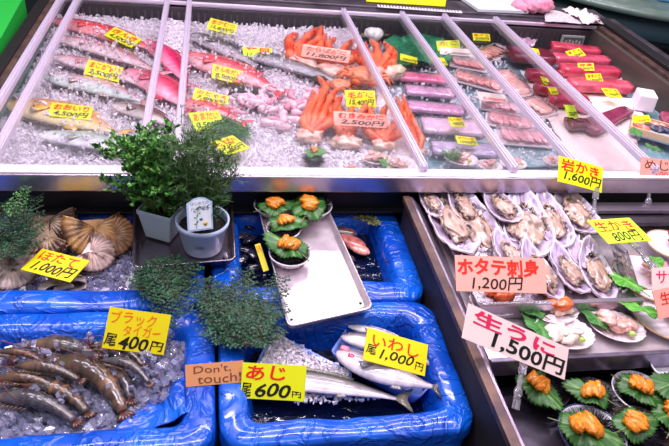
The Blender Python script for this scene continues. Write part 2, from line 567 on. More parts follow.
# ------------------------------------------------------------ oyster and urchin counter at the right
cnt = thing('stepped_counter', 'stepped steel counter at the right carrying oysters, scallops and urchins', 'counter', (0.9, 0.8, 0))
def kpart(name, c, d, m, bevel=0.002):
    return MB().box((c[0]-0.9, c[1]-0.8, c[2]), d).build(name, m, cnt, smooth=False, bevel=bevel)
T1Y = 0.845; T1Z = 0.768; T2Z = 0.735; T3Z = 0.655
T2Y = at(600, 354, T2Z).y
kpart('counter_base', (0.93, 0.82, 0.31), (0.92, 0.7, 0.62), M_BLACK)
kpart('side_panel', (0.452, 0.80, 0.67), (0.012, 0.76, 0.25), mat('dark side', '#2c2428', 0.6, 0.0, c2='#191418', vscale=10))
kpart('edge_trim', (0.449, 0.80, 0.797), (0.018, 0.77, 0.014), M_BROWN)
mb = MB()
def P0(x, y, z): return Vector((x-0.9, y-0.8, z))
mb.add([P0(0.458, 0.42, 0.80), P0(0.53, 0.42, 0.65), P0(0.53, 1.185, 0.72), P0(0.458, 1.185, 0.80),
        P0(0.464, 0.42, 0.80), P0(0.536, 0.42, 0.65), P0(0.536, 1.185, 0.72), P0(0.464, 1.185, 0.80)],
       [[0, 1, 2, 3], [7, 6, 5, 4], [0, 4, 5, 1], [3, 2, 6, 7], [0, 3, 7, 4], [1, 5, 6, 2]])
mb.build('sloping_side', mat('slope steel', '#a99aab', 0.32, 0.75, c2='#85778a', vscale=12, bump=('noise', 40, 0.2, 0.001)), cnt, smooth=False)
kpart('oyster_shelf', (0.70, 1.015, T1Z-0.006), (0.36, 0.33, 0.01), M_STEEL)
kpart('oyster_shelf_lip', (0.70, T1Y, T1Z-0.012), (0.37, 0.012, 0.04), M_STEEL, 0.003)
kpart('plate_shelf', (0.95, (T2Y+1.18)/2, T2Z-0.006), (0.88, 1.18-T2Y, 0.01), M_TRAY)
kpart('plate_shelf_lip', (0.95, T2Y-0.004, T2Z-0.018), (0.88, 0.01, 0.042), mat('spotted steel', '#6c6276', 0.3, 0.7, c2='#948aa2', vscale=22, bump=('noise', 60, 0.3, 0.001)), 0.002)
kpart('urchin_shelf', (0.95, T2Y/2+0.21, T3Z-0.006), (0.88, T2Y-0.42, 0.01), mat('urchin shelf steel', '#3c3642', 0.35, 0.6, c2='#57505e', vscale=20))
kpart('back_ledge', (0.95, 1.165, 0.782), (0.86, 0.035, 0.012), M_STEEL)
kpart('back_ledge', (0.95, 1.135, 0.765), (0.86, 0.035, 0.012), M_DARKSTEEL)

# ------------------------------------------------------------ blue lined tubs
def rrect(x0, x1, y0, y1, r, n=6, sub=8):
    pts = []
    cs = [(x1-r, y1-r, 0), (x0+r, y1-r, 90), (x0+r, y0+r, 180), (x1-r, y0+r, 270)]
    arcs = [[(cx+r*math.cos(R(a+90*k/n)), cy+r*math.sin(R(a+90*k/n))) for k in range(n+1)] for cx, cy, a in cs]
    for i in range(4):
        pts += arcs[i]
        a = arcs[i][-1]; b = arcs[(i+1) % 4][0]
        for k in range(1, sub): pts.append((a[0]+(b[0]-a[0])*k/sub, a[1]+(b[1]-a[1])*k/sub))
    return pts

def tub(label, x0, x1, y0, y1, zt, zb, wall=0.045, seed=1):
    cx, cy = (x0+x1)/2, (y0+y1)/2
    t = thing('fish_tub', label, 'tub', (cx, cy, zb), 0, 'blue plastic lined fish tubs')
    hx, hy = (x1-x0)/2, (y1-y0)/2; h = zt-zb
    def ring(k, z, w=0.0):
        o = []
        for x, y in rrect(-hx+k, hx-k, -hy+k, hy-k, max(0.012, 0.045-k*0.5), 6, 24):
            v = Vector((x*9, y*9, z*9+seed*5))
            n1 = noise.noise(v)*w; n2 = noise.noise(v*3.1)*w*0.6
            dz = (n1+n2)
            o.append(Vector((x*(1+n1*1.2), y*(1+n2*1.2), z+dz)))
        return o
    b = MB()
    b.loft([ring(0.012, 0), ring(0.004, 0.01), ring(0.0, h*0.55), ring(0.001, h-0.008), ring(0.006, h-0.004), ring(wall*0.5, h-0.004), ring(wall-0.004, h-0.006), ring(wall, h-0.03), ring(wall+0.02, 0.03)], cap=True)
    sh_ = b.build('tub_shell', M_BLUE, t)
    l = MB()
    l.loft([ring(-0.003, h-0.035, 0.02), ring(-0.003, h-0.012, 0.006), ring(-0.002, h-0.003, 0.004), ring(0.004, h+0.001, 0.004), ring(wall*0.5, h+0.002, 0.006), ring(wall*0.9, h+0.001, 0.006), ring(wall+0.003, h-0.004, 0.008), ring(wall+0.012, h-0.035, 0.016), ring(wall+0.026, 0.05, 0.014), ring(wall+0.035, 0.036, 0.006)], cap=False)
    l.add([(-hx+wall, -hy+wall, 0.035), (hx-wall, -hy+wall, 0.035), (hx-wall, hy-wall, 0.035), (-hx+wall, hy-wall, 0.035)], [[0, 1, 2, 3]])
    l.build('plastic_liner', M_BLUEFILM, sh_)
    return t
TZ = 0.72; TB = 0.555
tub('blue lined tub holding fan scallops behind the prawns', -0.62, -0.02, 0.925, 1.275, TZ, TB, 0.05, 1)
tub('blue lined tub behind the steel tray, holding dark mussels', 0.0, 0.445, 0.925, 1.275, TZ, TB, 0.05, 2)
tub('blue lined tub full of ice and dark prawns in the lower left', -0.60, 0.0, 0.60, 0.915, TZ, TB, 0.045, 3)
tub('blue lined tub with the two pale blue trays of silver fish', 0.012, 0.443, 0.60, 0.915, TZ, TB, 0.04, 4)

# ------------------------------------------------------------ ice
def in_poly(x, y, poly):
    c = False; n = len(poly)
    for i in range(n):
        x1, y1 = poly[i]; x2, y2 = poly[(i+1) % n]
        if (y1 > y) != (y2 > y) and x < (x2-x1)*(y-y1)/(y2-y1)+x1: c = not c
    return c

def ice(label, poly, z, n, size=(0.006, 0.013), amp=0.012, base=True, name='crushed_ice', mc=None, mb_=None):
    x0 = min(p[0] for p in poly); x1 = max(p[0] for p in poly); y0 = min(p[1] for p in poly); y1 = max(p[1] for p in poly)
    cx, cy = (x0+x1)/2, (y0+y1)/2
    def hgt(x, y): return z+amp*noise.noise(Vector((x*9, y*9, z)))+(max(0, y-2.0)*.07 if z > .77 and z < .78 else 0)+amp*0.5*noise.noise(Vector((x*25, y*25, z)))
    c = MB(); k = 0; nb = 0
    if base:
        nx = max(6, int((x1-x0)/0.012)); ny = max(6, int((y1-y0)/0.012))
        c.grid(lambda u, v: Vector((x0+(x1-x0)*u-cx, y0+(y1-y0)*v-cy, hgt(x0+(x1-x0)*u, y0+(y1-y0)*v)-z-0.006)), nx, ny)
        nb = len(c.f)
        if len(poly) > 4:
            c.f = [f for f in c.f if in_poly(c.v[f[0]][0]+cx, c.v[f[0]][1]+cy, poly)]; nb = len(c.f)
    r = random.Random(int(abs(x0*1000))+n)
    while k < n:
        x = r.uniform(x0, x1); y = r.uniform(y0, y1)
        if not in_poly(x, y, poly): continue
        k += 1
        s = r.uniform(*size)
        e = Euler((r.uniform(0, 6), r.uniform(0, 6), r.uniform(0, 6))).to_matrix()
        d = (s*r.uniform(.6, 1.3), s*r.uniform(.5, 1), s*r.uniform(.35, .8))
        vs = []
        for zz in (-1, 1):
            for xx, yy in ((-1, -1), (1, -1), (1, 1), (-1, 1)):
                p = Vector((xx*d[0]/2*r.uniform(.5, 1), yy*d[1]/2*r.uniform(.5, 1), zz*d[2]/2*r.uniform(.6, 1)))
                vs.append(e @ p+Vector((x-cx, y-cy, hgt(x, y)-z+r.uniform(-.002, .005))))
        c.add(vs, [[3, 2, 1, 0], [4, 5, 6, 7], [0, 1, 5, 4], [1, 2, 6, 5], [2, 3, 7, 6], [3, 0, 4, 7]])
    o = c.build(name, mc or M_ICE, None, smooth=False)
    o.data.materials.append(mb_ or M_ICEBED)
    for i in range(nb):
        o.data.polygons[i].material_index = 1; o.data.polygons[i].use_smooth = True
    o.location = (cx, cy, z)
    return tag(o, label, 'ice', None, 'stuff')

ice('crushed ice under the whole fish at the left of the case', [(-0.53, 1.235), (-0.12, 1.235), (-0.12, 2.33), (-0.53, 2.33)], 0.775, 6800, size=(0.005, 0.013))
ice('crushed ice under the dark silver fish, crab legs and uni', [(-0.12, 1.235), (0.47, 1.235), (0.55, 2.33), (-0.12, 2.33)], 0.775, 9800, size=(0.005, 0.013))
ice('sparse crushed ice between the trays at the right of the case', [(0.47, 1.235), (1.10, 1.235), (1.10, 2.33), (0.55, 2.33)], 0.758, 1700, base=False, size=(0.006, 0.014))
ice('crushed ice around the black prawns', [(-0.56, 0.645), (-0.16, 0.645), (-0.12, 0.70), (-0.05, 0.73), (-0.04, 0.83), (-0.10, 0.875), (-0.56, 0.878)], 0.690, 2600, size=(0.010, 0.024), amp=0.014, mc=M_TUBICE, mb_=M_TUBBED)
ice('crushed ice under the fan scallops', [(-0.56, 0.99), (-0.15, 0.99), (-0.10, 1.12), (-0.2, 1.22), (-0.56, 1.22)], 0.672, 1100, size=(0.009, 0.019), mc=M_TUBICE)
ice('thin layer of crushed ice under the oysters', [(0.53, 0.875), (0.87, 0.875), (0.87, 1.14), (0.53, 1.14)], 0.766, 600, size=(0.006, 0.012), amp=0.004, base=False)

# ------------------------------------------------------------ fish
def span(p0, p1, z):
    a = at(*p0, z); b = at(*p1, z)
    d = b-a
    return a, d.length, math.atan2(d.y, d.x)

def fish(label, head, tail, z, hpx, back, side, belly, w=0.34, group=None, fin=None, name='fish', cat='fish', roll=0.0, bend=0.06, eye=True, tailc=None, forked=True, spots=None, dorsal=1, m=None):
    """whole fish lying on its side; head and tail seen at the given pixels, hpx body depth in pixels"""
    A, L, ang = span(head, tail, z)
    mid = (head[0]+tail[0])/2, (head[1]+tail[1])/2
    h = hpx*m_per_px(*mid, z)*(1.55 if group and 'whole fish' in group else 1.12)
    back, side, belly = lin(back), lin(side), lin(belly)
    fin = lin(fin) if fin else mix(side, back, 0.5)
    t = thing(name, label, cat, A, (roll, 0, ang), group)
    W = h*w
    st = [(0.0, .06), (0.01, .24), (0.04, .46), (0.09, .68), (0.17, .88), (0.27, .99), (0.4, 1.0), (0.53, .92), (0.66, .72), (0.77, .48), (0.85, .28), (0.9, .20), (0.93, .19)]
    n = 18; rings = []; cols = []
    def cy(x): return bend*L*math.sin(x*PI)
    for x, k in st:
        r = []; cc = []
        for j in range(n):
            a = 2*PI*j/n
            yy = math.sin(a); zz = math.cos(a)
            r.append(Vector((x*L, cy(x)+yy*h/2*k*(1.0 if yy > 0 else 0.95), zz*W/2*(k**0.75)*(1-0.15*abs(yy)))))
            c = mix(side, back, yy*1.6) if yy > 0 else mix(side, belly, -yy*1.8)
            if spots and noise.noise(Vector((x*L*60, yy*3, spots))) > 0.12: c = mix(c, back, 0.7)
            if 0.19 < x < 0.23: c = mix(c, back, 0.35)
            cc.append(c)
        rings.append(r); cols.append(cc)
    b = MB(); b.loft(rings, cols=cols)
    b.build('body', m or M_FISH, t, sub=1)
    # tail fin
    def fan(p, spread, ln, ang0, ang1, nr=9, notch=0.0, zc=0.0, c0=None, c1=None, nm='fin'):
        f = MB(); vs = []; cs = []
        for i in range(nr+1):
            u = i/nr; a = ang0+(ang1-ang0)*u
            l = ln*(1-notch*math.sin(u*PI))
            base = Vector((p[0]+spread[0]*(u-.5), p[1]+spread[1]*(u-.5), zc))
            vs += [base, base+Vector((math.cos(a)*l*.5, math.sin(a)*l*.5, 0.001+0.0015*(i % 2))), base+Vector((math.cos(a)*l, math.sin(a)*l, 0.0015*(i % 2)))]
            cs += [c0 or fin, mix(c0 or fin, c1 or fin, .5), c1 or fin]
        fs = []
        for i in range(nr):
            fs += [[i*3, i*3+3, i*3+4, i*3+1], [i*3+1, i*3+4, i*3+5, i*3+2]]
        f.add(vs, fs, cs)
        f.build(nm, M_FISH, t, thick=0.0012)
    tc = lin(tailc) if tailc else fin
    fan((0.92*L, cy(.92)), (0, h*.17), L*.10+h*.12, -0.62, 0.62, 9, 0.45 if forked else 0.1, 0, tc, tc, 'tail_fin')
    if dorsal:
        d = MB(); vs = []; cs = []
        N = 14
        for i in range(N+1):
            x = .26+.42*i/N
            kk = 1.0-((x-.42)/.5)**2*0.9
            y0 = cy(x)+h/2*kk*.9
            hh = h*0.16*(1-0.6*i/N)*(1 if i % 2 else .8)
            vs += [Vector((x*L, y0, 0)), Vector((x*L+h*.05, y0+hh, 0.001))]; cs += [fin, mix(fin, back, .3)]
        d.add(vs, [[2*i, 2*i+1, 2*i+3, 2*i+2] for i in range(N)], cs)
        d.build('dorsal_fin', M_FISH, t, thick=0.0012)
        fan((0.62*L, cy(.62)-h*.33), (h*.2, 0.05*h), h*.16, -1.9, -0.9, 6, 0, 0, nm='anal_fin')
    fan((0.26*L, cy(.26)-h*.12), (0.01, h*.06), h*.3, -0.9, 0.1, 6, 0, W*.47, nm='pectoral_fin')
    if eye:
        e = MB()
        e.color('#e8e0d0'); e.blob((0.075*L, cy(.075)+h*.10, W*.27), (h*.065, h*.065, h*.035), n=1)
        eo = e.build('eye', M_PAINT, t)
        e = MB('#0b0b0d'); e.blob((0.075*L, cy(.075)+h*.10, W*.27+h*.02), (h*.04, h*.04, h*.025), n=1)
        e.build('pupil', M_PAINT, eo)
        g = MB().color(mix(back, side, .3))
        pts = [(0.19*L+0.02*L*math.cos(a)*1.0, cy(.19)+h*.33*math.sin(a), W*.40*math.cos(a*.8)) for a in [(-1.2+2.4*i/10) for i in range(11)]]
        g.tube(pts, h*.012, 5); g.build('gill_cover', M_FISH, t)
    return t

FZ = 0.80
GL = 'whole fish under the left glass lids'
fish('bright red fish with its head at the back left of the ice', (53, 20), (158, 52), FZ, 21, '#d01824', '#ee3038', '#f4a0a8', group=GL, fin='#d8303a')
fish('pinkish grey fish directly in front of the bright red fish', (52, 36), (165, 76), FZ, 17, '#a86878', '#dba0ae', '#f0d8e0', group=GL, fin='#cc8898')
fish('rosy fish beneath the card in the middle of the left ice', (52, 56), (150, 88), FZ, 17, '#b0606c', '#d89aa6', '#f2dae2', group=GL, fin='#d07884')
fish('pale slender fish with a pink back, behind the orange yellow fish', (44, 76), (148, 104), FZ, 20, '#d88a90', '#d9cbd6', '#d2dfdc', group=GL, fin='#dba0a4')
fish('orange yellow fish half under a price card at the left', (8, 103), (122, 136), FZ, 29, '#e8963c', '#e8b260', '#efd9a8', group=GL, fin='#f0b030')
fish('pale grey green fish lying nearest the front rim at the left', (38, 134), (158, 158), FZ, 19, '#93a79e', '#bcc9c6', '#e2dfe8', group=GL, fin='#a5a89c')
fish('brownish fish right of the orange yellow fish', (112, 104), (178, 128), FZ, 17, '#5e4a46', '#8e766f', '#d8c8cc', group=GL, fin='#6b5750')
fish('small silver fish with a round dark eye beside the green potted plant', (146, 146), (96, 128), FZ, 12, '#5f5f70', '#b7afc0', '#e8e2ec', group=GL)
fish('deep pink fish partly hidden by the leftmost wide rail', (128, 70), (192, 112), FZ, 24, '#c02a4a', '#e0587a', '#f0a8c0', group=GL, fin='#d04060')
fish('magenta fish lying between the two close white rails', (146, 40), (188, 88), FZ, 18, '#b81848', '#e02c68', '#f28cac', group=GL)
GM = 'whole fish under the widest glass lid'
fish('dark silver fish at the back, next to the left rail of the widest lid', (192, 34), (262, 70), FZ, 20, '#2a2430', '#5f5868', '#c8c0cc', group=GM, fin='#3a3440', spots=3)
fish('long dark grey fish stretching towards the orange crab', (226, 48), (352, 88), FZ, 19, '#2c2a30', '#5d5a64', '#a8a4b0', group=GM, fin='#4a4038')
fish('rose red fish with a yellow card on it, under the widest lid', (180, 54), (282, 94), FZ, 27, '#d03048', '#ee5a68', '#f5b0b8', group=GM, fin='#e04858')
fish('coral red fish under the overlapping yellow cards', (178, 100), (246, 124), FZ, 19, '#d83048', '#ee5060', '#f4a8b0', group=GM, fin='#e04858')

# fish in the front tubs
def tray_box(label, quad, z, h=0.03, group=None):
    """shallow pale blue tray, corners of its rim given by pixels"""
    ps = [at(*q, z+h) for q in quad]
    c = sum(ps, Vector())/4
    t = thing('blue_tray', label, 'tray', (c.x, c.y, z), 0, group)
    def ring(k, zz, rr=0.18):
        o = []
        for i in range(4):
            p = ps[i]-c; a = ps[i-1]-c; b = ps[(i+1) % 4]-c
            for s in range(6):
                u = s/5
                q0 = p+(a-p)*rr*(1-u)**2*0.5*1.0+(b-p)*rr*u**2*0.5
                o.append(Vector((q0.x*k, q0.y*k, zz)))
        return o
    b = MB(); b.loft([ring(.90, 0), ring(.96, h*.6), ring(1.0, h), ring(.985, h+.001), ring(.945, h*.7), ring(.88, 0.003)])
    b.build('tray_shell', M_BLUETRAY, t)
    return t, ps, c

BZ = 0.66
t1, q1, c1 = tray_box('pale blue tray heaped with ice behind the horse mackerel', [(252, 372), (272, 331), (352, 372), (350, 392)], BZ+0.005)
t2, q2, c2 = tray_box('pale blue tray under the two sardines', [(330, 352), (350, 322), (448, 366), (420, 398)], BZ+0.005)
ice('ice heaped in the pale blue tray behind the horse mackerel', [(q1[k].lerp(q1[(k+1) % 4], e_).x*.92+c1.x*.08, q1[k].lerp(q1[(k+1) % 4], e_).y*.92+c1.y*.08) for k in range(4) for e_ in (0, .5)], BZ+0.032, 900, size=(0.004, 0.010), amp=0.006)
pl = [at(246, 384, BZ+.03), at(256, 372, BZ+.03), at(352, 380, BZ+.03), at(392, 396, BZ+.03), at(300, 400, BZ+.03)]
ice('crushed ice under the horse mackerel', [(p.x, p.y) for p in pl], BZ+0.02, 500, size=(0.004, 0.009), amp=0.004, base=False)
fish('long silver horse mackerel lying on ice by its price card', (228, 376), (410, 402), BZ+0.035, 27, '#4c4d40', '#a0959c', '#d5cad4', bend=0.045, fin='#8d8878', tailc='#7c7462')
GS = 'sardines in the blue tray'
fish('front sardine with a pink gill, white belly up', (336, 352), (441, 389), BZ+0.055, 29, '#5f5866', '#b8a9b5', '#dcd0da', group=GS, tailc='#4d4c58', fin='#8a8492', w=0.5, bend=-0.04)
fish('rear sardine with a dark head, behind the one with the pink gill', (341, 336), (446, 371), BZ+0.05, 23, '#2f3038', '#8f858e', '#d9ced6', group=GS, tailc='#3d3d48', fin='#5f5c66', w=0.5)
fish('third silver fish tipped against the far side of the sardine tray', (348, 326), (420, 350), BZ+0.045, 11, '#8a8490', '#cfc6cf', '#efe8ee', group=GS, w=0.6)
# pink gill mark of the front sardine
g_ = bpy.data.objects['fish.015'] if 'fish.015' in bpy.data.objects else None
if g_:
    b = MB('#d83050'); b.blob((.032, -.006, .0105), (.008, .006, .003), amp=.3, n=2); b.color('#e88098'); b.blob((.014, .008, .008), (.010, .008, .004), amp=.3, n=2)
    b.build('gill_mark', M_MEAT, g_)
# ------------------------------------------------------------ prawns
def prawn(label, p0, p1, z, s=1.0, curl=0.5, group='black tiger prawns', flip=1, dark='#2e2a28', lite='#8d7a66', lift=0.0):
    A, L, ang = span(p0, p1, z)
    t = thing('tiger_prawn', label, 'prawn', A, (U(-.3, .3)+(0 if flip > 0 else PI), lift, ang), group)
    n = 12; N = 26; rings = []; cols = []
    dk, lt = lin(dark), lin(lite)
    path = []
    for i in range(N+1):
        u = i/N
        path.append(Vector((u*L*.92, curl*L*.32*math.sin(u*PI*.95), 0.006*math.sin(u*3))))
    W = L*.078*s
    for i, p in enumerate(path):
        u = i/N
        k = (0.25+2.4*u if u < .3 else 1.0-0.62*((u-.3)/.7)**1.3)
        k *= (1+0.07*math.cos(u*L*2*PI/(L*.105))) if u > .33 else 1
        a = path[max(0, i-1)]; b = path[min(N, i+1)]; tt = (b-a).normalized(); nn = Vector((-tt.y, tt.x, 0))
        rings.append([p+nn*math.sin(2*PI*j/n)*W*1.15*k+Vector((0, 0, 1))*math.cos(2*PI*j/n)*W*.85*k for j in range(n)])
        st = (int(u*19) % 2 == 0) and u > .3
        kk = noise.noise(Vector((u*7, p0[0]*.1, p0[1]*.3)))
        cols.append(mix(dk, lt, .18+.2*kk) if st else mix(dk, mix(lt, lin('#d08a58'), max(0, kk*.9)), .45+.35*kk))
    MB().loft(rings, cols=cols).build('body', M_FISH, t)
    # tail fan
    f = MB().color(mix(dk, lin('#7a3a20'), .4))
    e = path[-1]; dr = (path[-1]-path[-3]).normalized(); a0 = math.atan2(dr.y, dr.x)
    for k in range(-2, 3):
        a = a0+k*.35
        l = L*.12
        f.blob(e+Vector((math.cos(a)*l*.5, math.sin(a)*l*.5, 0)), (l*.55, l*.16, .0015), (0, 0, a), n=1)
    f.build('tail_fan', M_FISH, t)
    g = MB().color('#6a5240')
    for k in range(7):
        x = L*(.14+.045*k); y0 = curl*L*.32*math.sin(x/L*PI)-W*.8
        g.tube([(x, y0, 0), (x-L*.02, y0-L*.045, .002), (x-L*.07, y0-L*.08, -.001)], [.0016, .0012, .0006], 5)
    g.build('legs', M_FISH, t)
    g = MB().color('#7a3526')
    for k in (-1, 1):
        g.tube([(0, 0, 0), (-L*.08, L*.05*k, .012), (-L*.05+L*.1, L*.16*k, .015), (L*.35, L*.24*k, .006)], [.0011, .0009, .0007, .0004], 4)
    g.tube([(L*.05, W*.4, 0), (-L*.05, W*.7, .002), (-L*.13, W*1.5, .003)], [.003, .0022, .0005], 5)
    g.build('antennae', M_FISH, t)
    e = MB().color('#0c0a0a')
    for k in (-1, 1): e.blob((L*.015, W*.5, k*W*.5), (.0032,)*3, n=1)
    e.build('eye', M_PAINT, t)
    return t
PZ = 0.698
pr = [((20, 346), (120, 372), 1.1, .5, 'topmost prawn of the pile, dark with a tan flank'),
      ((66, 352), (134, 404), 1.1, .7, 'large striped prawn curling down the right of the pile'),
      ((40, 362), (128, 418), 1.2, .6, 'striped prawn in the middle of the pile, just left of the largest curl'),
      ((10, 382), (92, 416), 1.2, .5, 'prawn with an orange patch, in front of the middle of the pile'),
      ((-8, 398), (80, 424), 1.1, .4, 'lowest prawn, closest to the bottom left corner'),
      ((-10, 380), (64, 392), 1.0, .4, 'dark prawn entering from the left edge, above the lowest one'),
      ((90, 346), (146, 368), .9, .6, 'half buried prawn below the black tiger price card'),
      ((100, 360), (152, 386), .9, .5, 'pale half buried prawn at the right end of the pile'),
      ((-6, 352), (48, 366), .9, .4, 'greenish dark prawn at the back left of the pile'),
      ((14, 366), (84, 382), 1.0, .3, 'prawn lying across the pile under the topmost one')]
for i, (a, b, s, c, lb) in enumerate(pr):
    prawn(lb, a, b, PZ+0.003*i, s*1.1, c*.8, dark=['#1e1b1c', '#242024', '#28201e'][i % 3], lite=['#6e5a50', '#6c6470', '#7c5a44'][i % 3])

# ------------------------------------------------------------ fan scallops in the left tub
def fan_shell(label, px, r, z, rz, tilt=(0, 0), c1='#b98a5e', c2='#e3cdb0', group='fan scallops'):
    p = at(*px, z); R0 = r*m_per_px(*px, z)*1.45
    t = thing('fan_scallop', label, 'scallop', p, (-tilt[0]-R(12), tilt[1], rz), group)
    a1, a2 = lin(c1), lin(c2)
    for sgn, nm in ((1, 'upper_shell'), (-1, 'lower_shell')):
        b = MB(); NU, NV = 64, 10
        def fn(u, v):
            a = -2.05+4.1*u+PI/2
            rad = v*R0*(1.0+0.02*math.cos(u*NU*PI*.75))*(1.02 if v > .9 else 1)
            rib = 0.0042*math.cos(u*34*PI)*v
            dome = R0*.22*math.sin(min(1, v*1.02)*PI*.92)**.8*(.9) if v > 0 else 0
            return Vector((math.cos(a)*rad, math.sin(a)*rad-R0*.35, sgn*(max(dome, 0)+rib*.6+.002)))
        def cf(u, v):
            k = .5+.5*math.cos(u*34*PI)
            n_ = noise.noise(Vector((math.cos(u*4)*3, v*3, p.x*30)))
            return mix(mix(mix(a1, a2, k*.7), mix(a2, a1, .2), abs(math.sin(v*7+p.x*40))*.5), lin('#5f3c28'), max(0, n_*1.8))
        b.grid(fn, NU, NV, cf)
        b.build(nm, M_SHELL, t, thick=0.0018)
    e = MB().color(mix(a1, a2, .5))
    w = R0*.45
    e.add([(-w, -R0*.62, -.003), (w, -R0*.62, -.003), (w*.7, -R0*.2, -.003), (-w*.7, -R0*.2, -.003), (-w, -R0*.62, .003), (w, -R0*.62, .003), (w*.6, -R0*.2, .006), (-w*.6, -R0*.2, .006)],
          [[3, 2, 1, 0], [4, 5, 6, 7], [0, 1, 5, 4], [1, 2, 6, 5], [2, 3, 7, 6], [3, 0, 4, 7]])
    e.build('hinge_ears', M_SHELL, t, bevel=.001)
    return t
SZ = 0.705
fan_shell('ribbed brown fan scallop standing tallest at the back of the left tub', (50, 229), 18, SZ, R(170), (R(35), R(8)), '#9a6a48', '#dcc8ae')
fan_shell('large tan fan scallop with a straight hinge at the right', (96, 238), 21, SZ, R(200), (R(30), R(-8)), '#a87040', '#e0b070')
fan_shell('brown fan scallop at the right rim of the tub', (118, 240), 15, SZ-.005, R(230), (R(15), R(25)), '#8a5838', '#d0a070')
fan_shell('smooth pink tan fan scallop at the left photo edge', (8, 256), 19, SZ, R(160), (R(22), R(12)), '#c89880', '#e8cdb8')
fan_shell('fan scallop just above the orange lettering of its price card', (44, 244), 16, SZ-.004, R(120), (R(15), R(0)), '#b08a68', '#dcc4a8')
fan_shell('pinkish fan scallop at the right end of its price card', (98, 256), 16, SZ-.01, R(250), (R(10), R(10)), '#c89890', '#e8d0c8')
fan_shell('pale fan scallop in front, left of the card corner', (12, 276), 17, SZ-.012, R(190), (R(8), R(0)), '#c0a090', '#e0cdc4')
fan_shell('pale fan scallop half buried below the card', (62, 284), 15, SZ-.02, R(20), (R(8), R(0)), '#b8a098', '#d8c8c8')
mb = MB('#dfd6e4')
for k in range(5): mb.blob(Vector((0.01*k-.02, 0.006*math.sin(k*2), 0.004*k % .01)), (.012, .009, .006), amp=.5, seed=k)
o = mb.build('broken_oyster_shell', M_SHELL); o.location = at(20, 246, SZ); tag(o, 'white craggy shell piece left of the scallops', 'shell')

# ------------------------------------------------------------ mussels and clams in the tub behind the tray
def clam(name, label, px, L, z, rz, tilt, c, group):
    p = at(*px, z); l = L*m_per_px(*px, z)/2
    t = thing(name, label, 'shellfish', p, (tilt, 0, rz), group)
    cc = lin(c)
    def cf(v): return mix(cc, (cc[0]*2.2+.02, cc[1]*2.2+.02, cc[2]*2.4+.03), .5+.5*math.sin(v.x*14))
    MB().blob((0, 0, .001), (l, l*.55, l*.32), amp=.12, fr=1.3, n=3, colf=cf).build('shell', M_FISH, t)
    b = MB(mix(cc, (.5, .45, .4), .4)); b.tube([(-l*.9, -l*.1, 0), (-l*.3, -l*.5, 0), (l*.4, -l*.5, 0), (l*.95, 0, 0)], .0012, 5); b.build('seam', M_FISH, t)
mus = [(236, 222), (247, 226), (242, 236), (250, 240), (233, 246), (245, 250), (238, 214), (228, 232), (252, 254), (222, 244), (241, 260), (254, 268)]
wh = ['between the two steel trays, at the back of the group', 'touching the tray edge beside the back row', 'in the middle of the gap between the trays', 'against the lower part of the tray edge', 'left, near the pot tray corner',
      'in the gap, level with the thin yellow card', 'topmost, below the blue liner', 'touching the pot tray', 'beside the thin yellow card', 'right against the pot tray corner', 'below the others, over the sprig', 'lowest of the mussels']
for i, q in enumerate(mus):
    clam('mussel', 'black mussel '+wh[i], q, 17, 0.69, U(0, 6), U(-.4, .4), '#17141c', 'mussels between the trays')
for i, (q, l, c, lb) in enumerate([((352, 243), 34, '#a85c50', 'long reddish brown shellfish in the right blue tub'), ((345, 232), 26, '#4c302c', 'dark brown shellfish behind the reddish one'), ((360, 250), 22, '#c07868', 'pinkish tip shellfish at the right end of the group'), ((346, 258), 20, '#3a2c34', 'dark shellfish nearest the tray in the right blue tub'), ((342, 216), 24, '#3c3020', 'dark weed covered shellfish at the back of the right tub')]):
    clam('whelk', lb, q, l, 0.69, R(-25)+U(-.3, .3), U(-.2, .2), c, 'shellfish in the right tub')

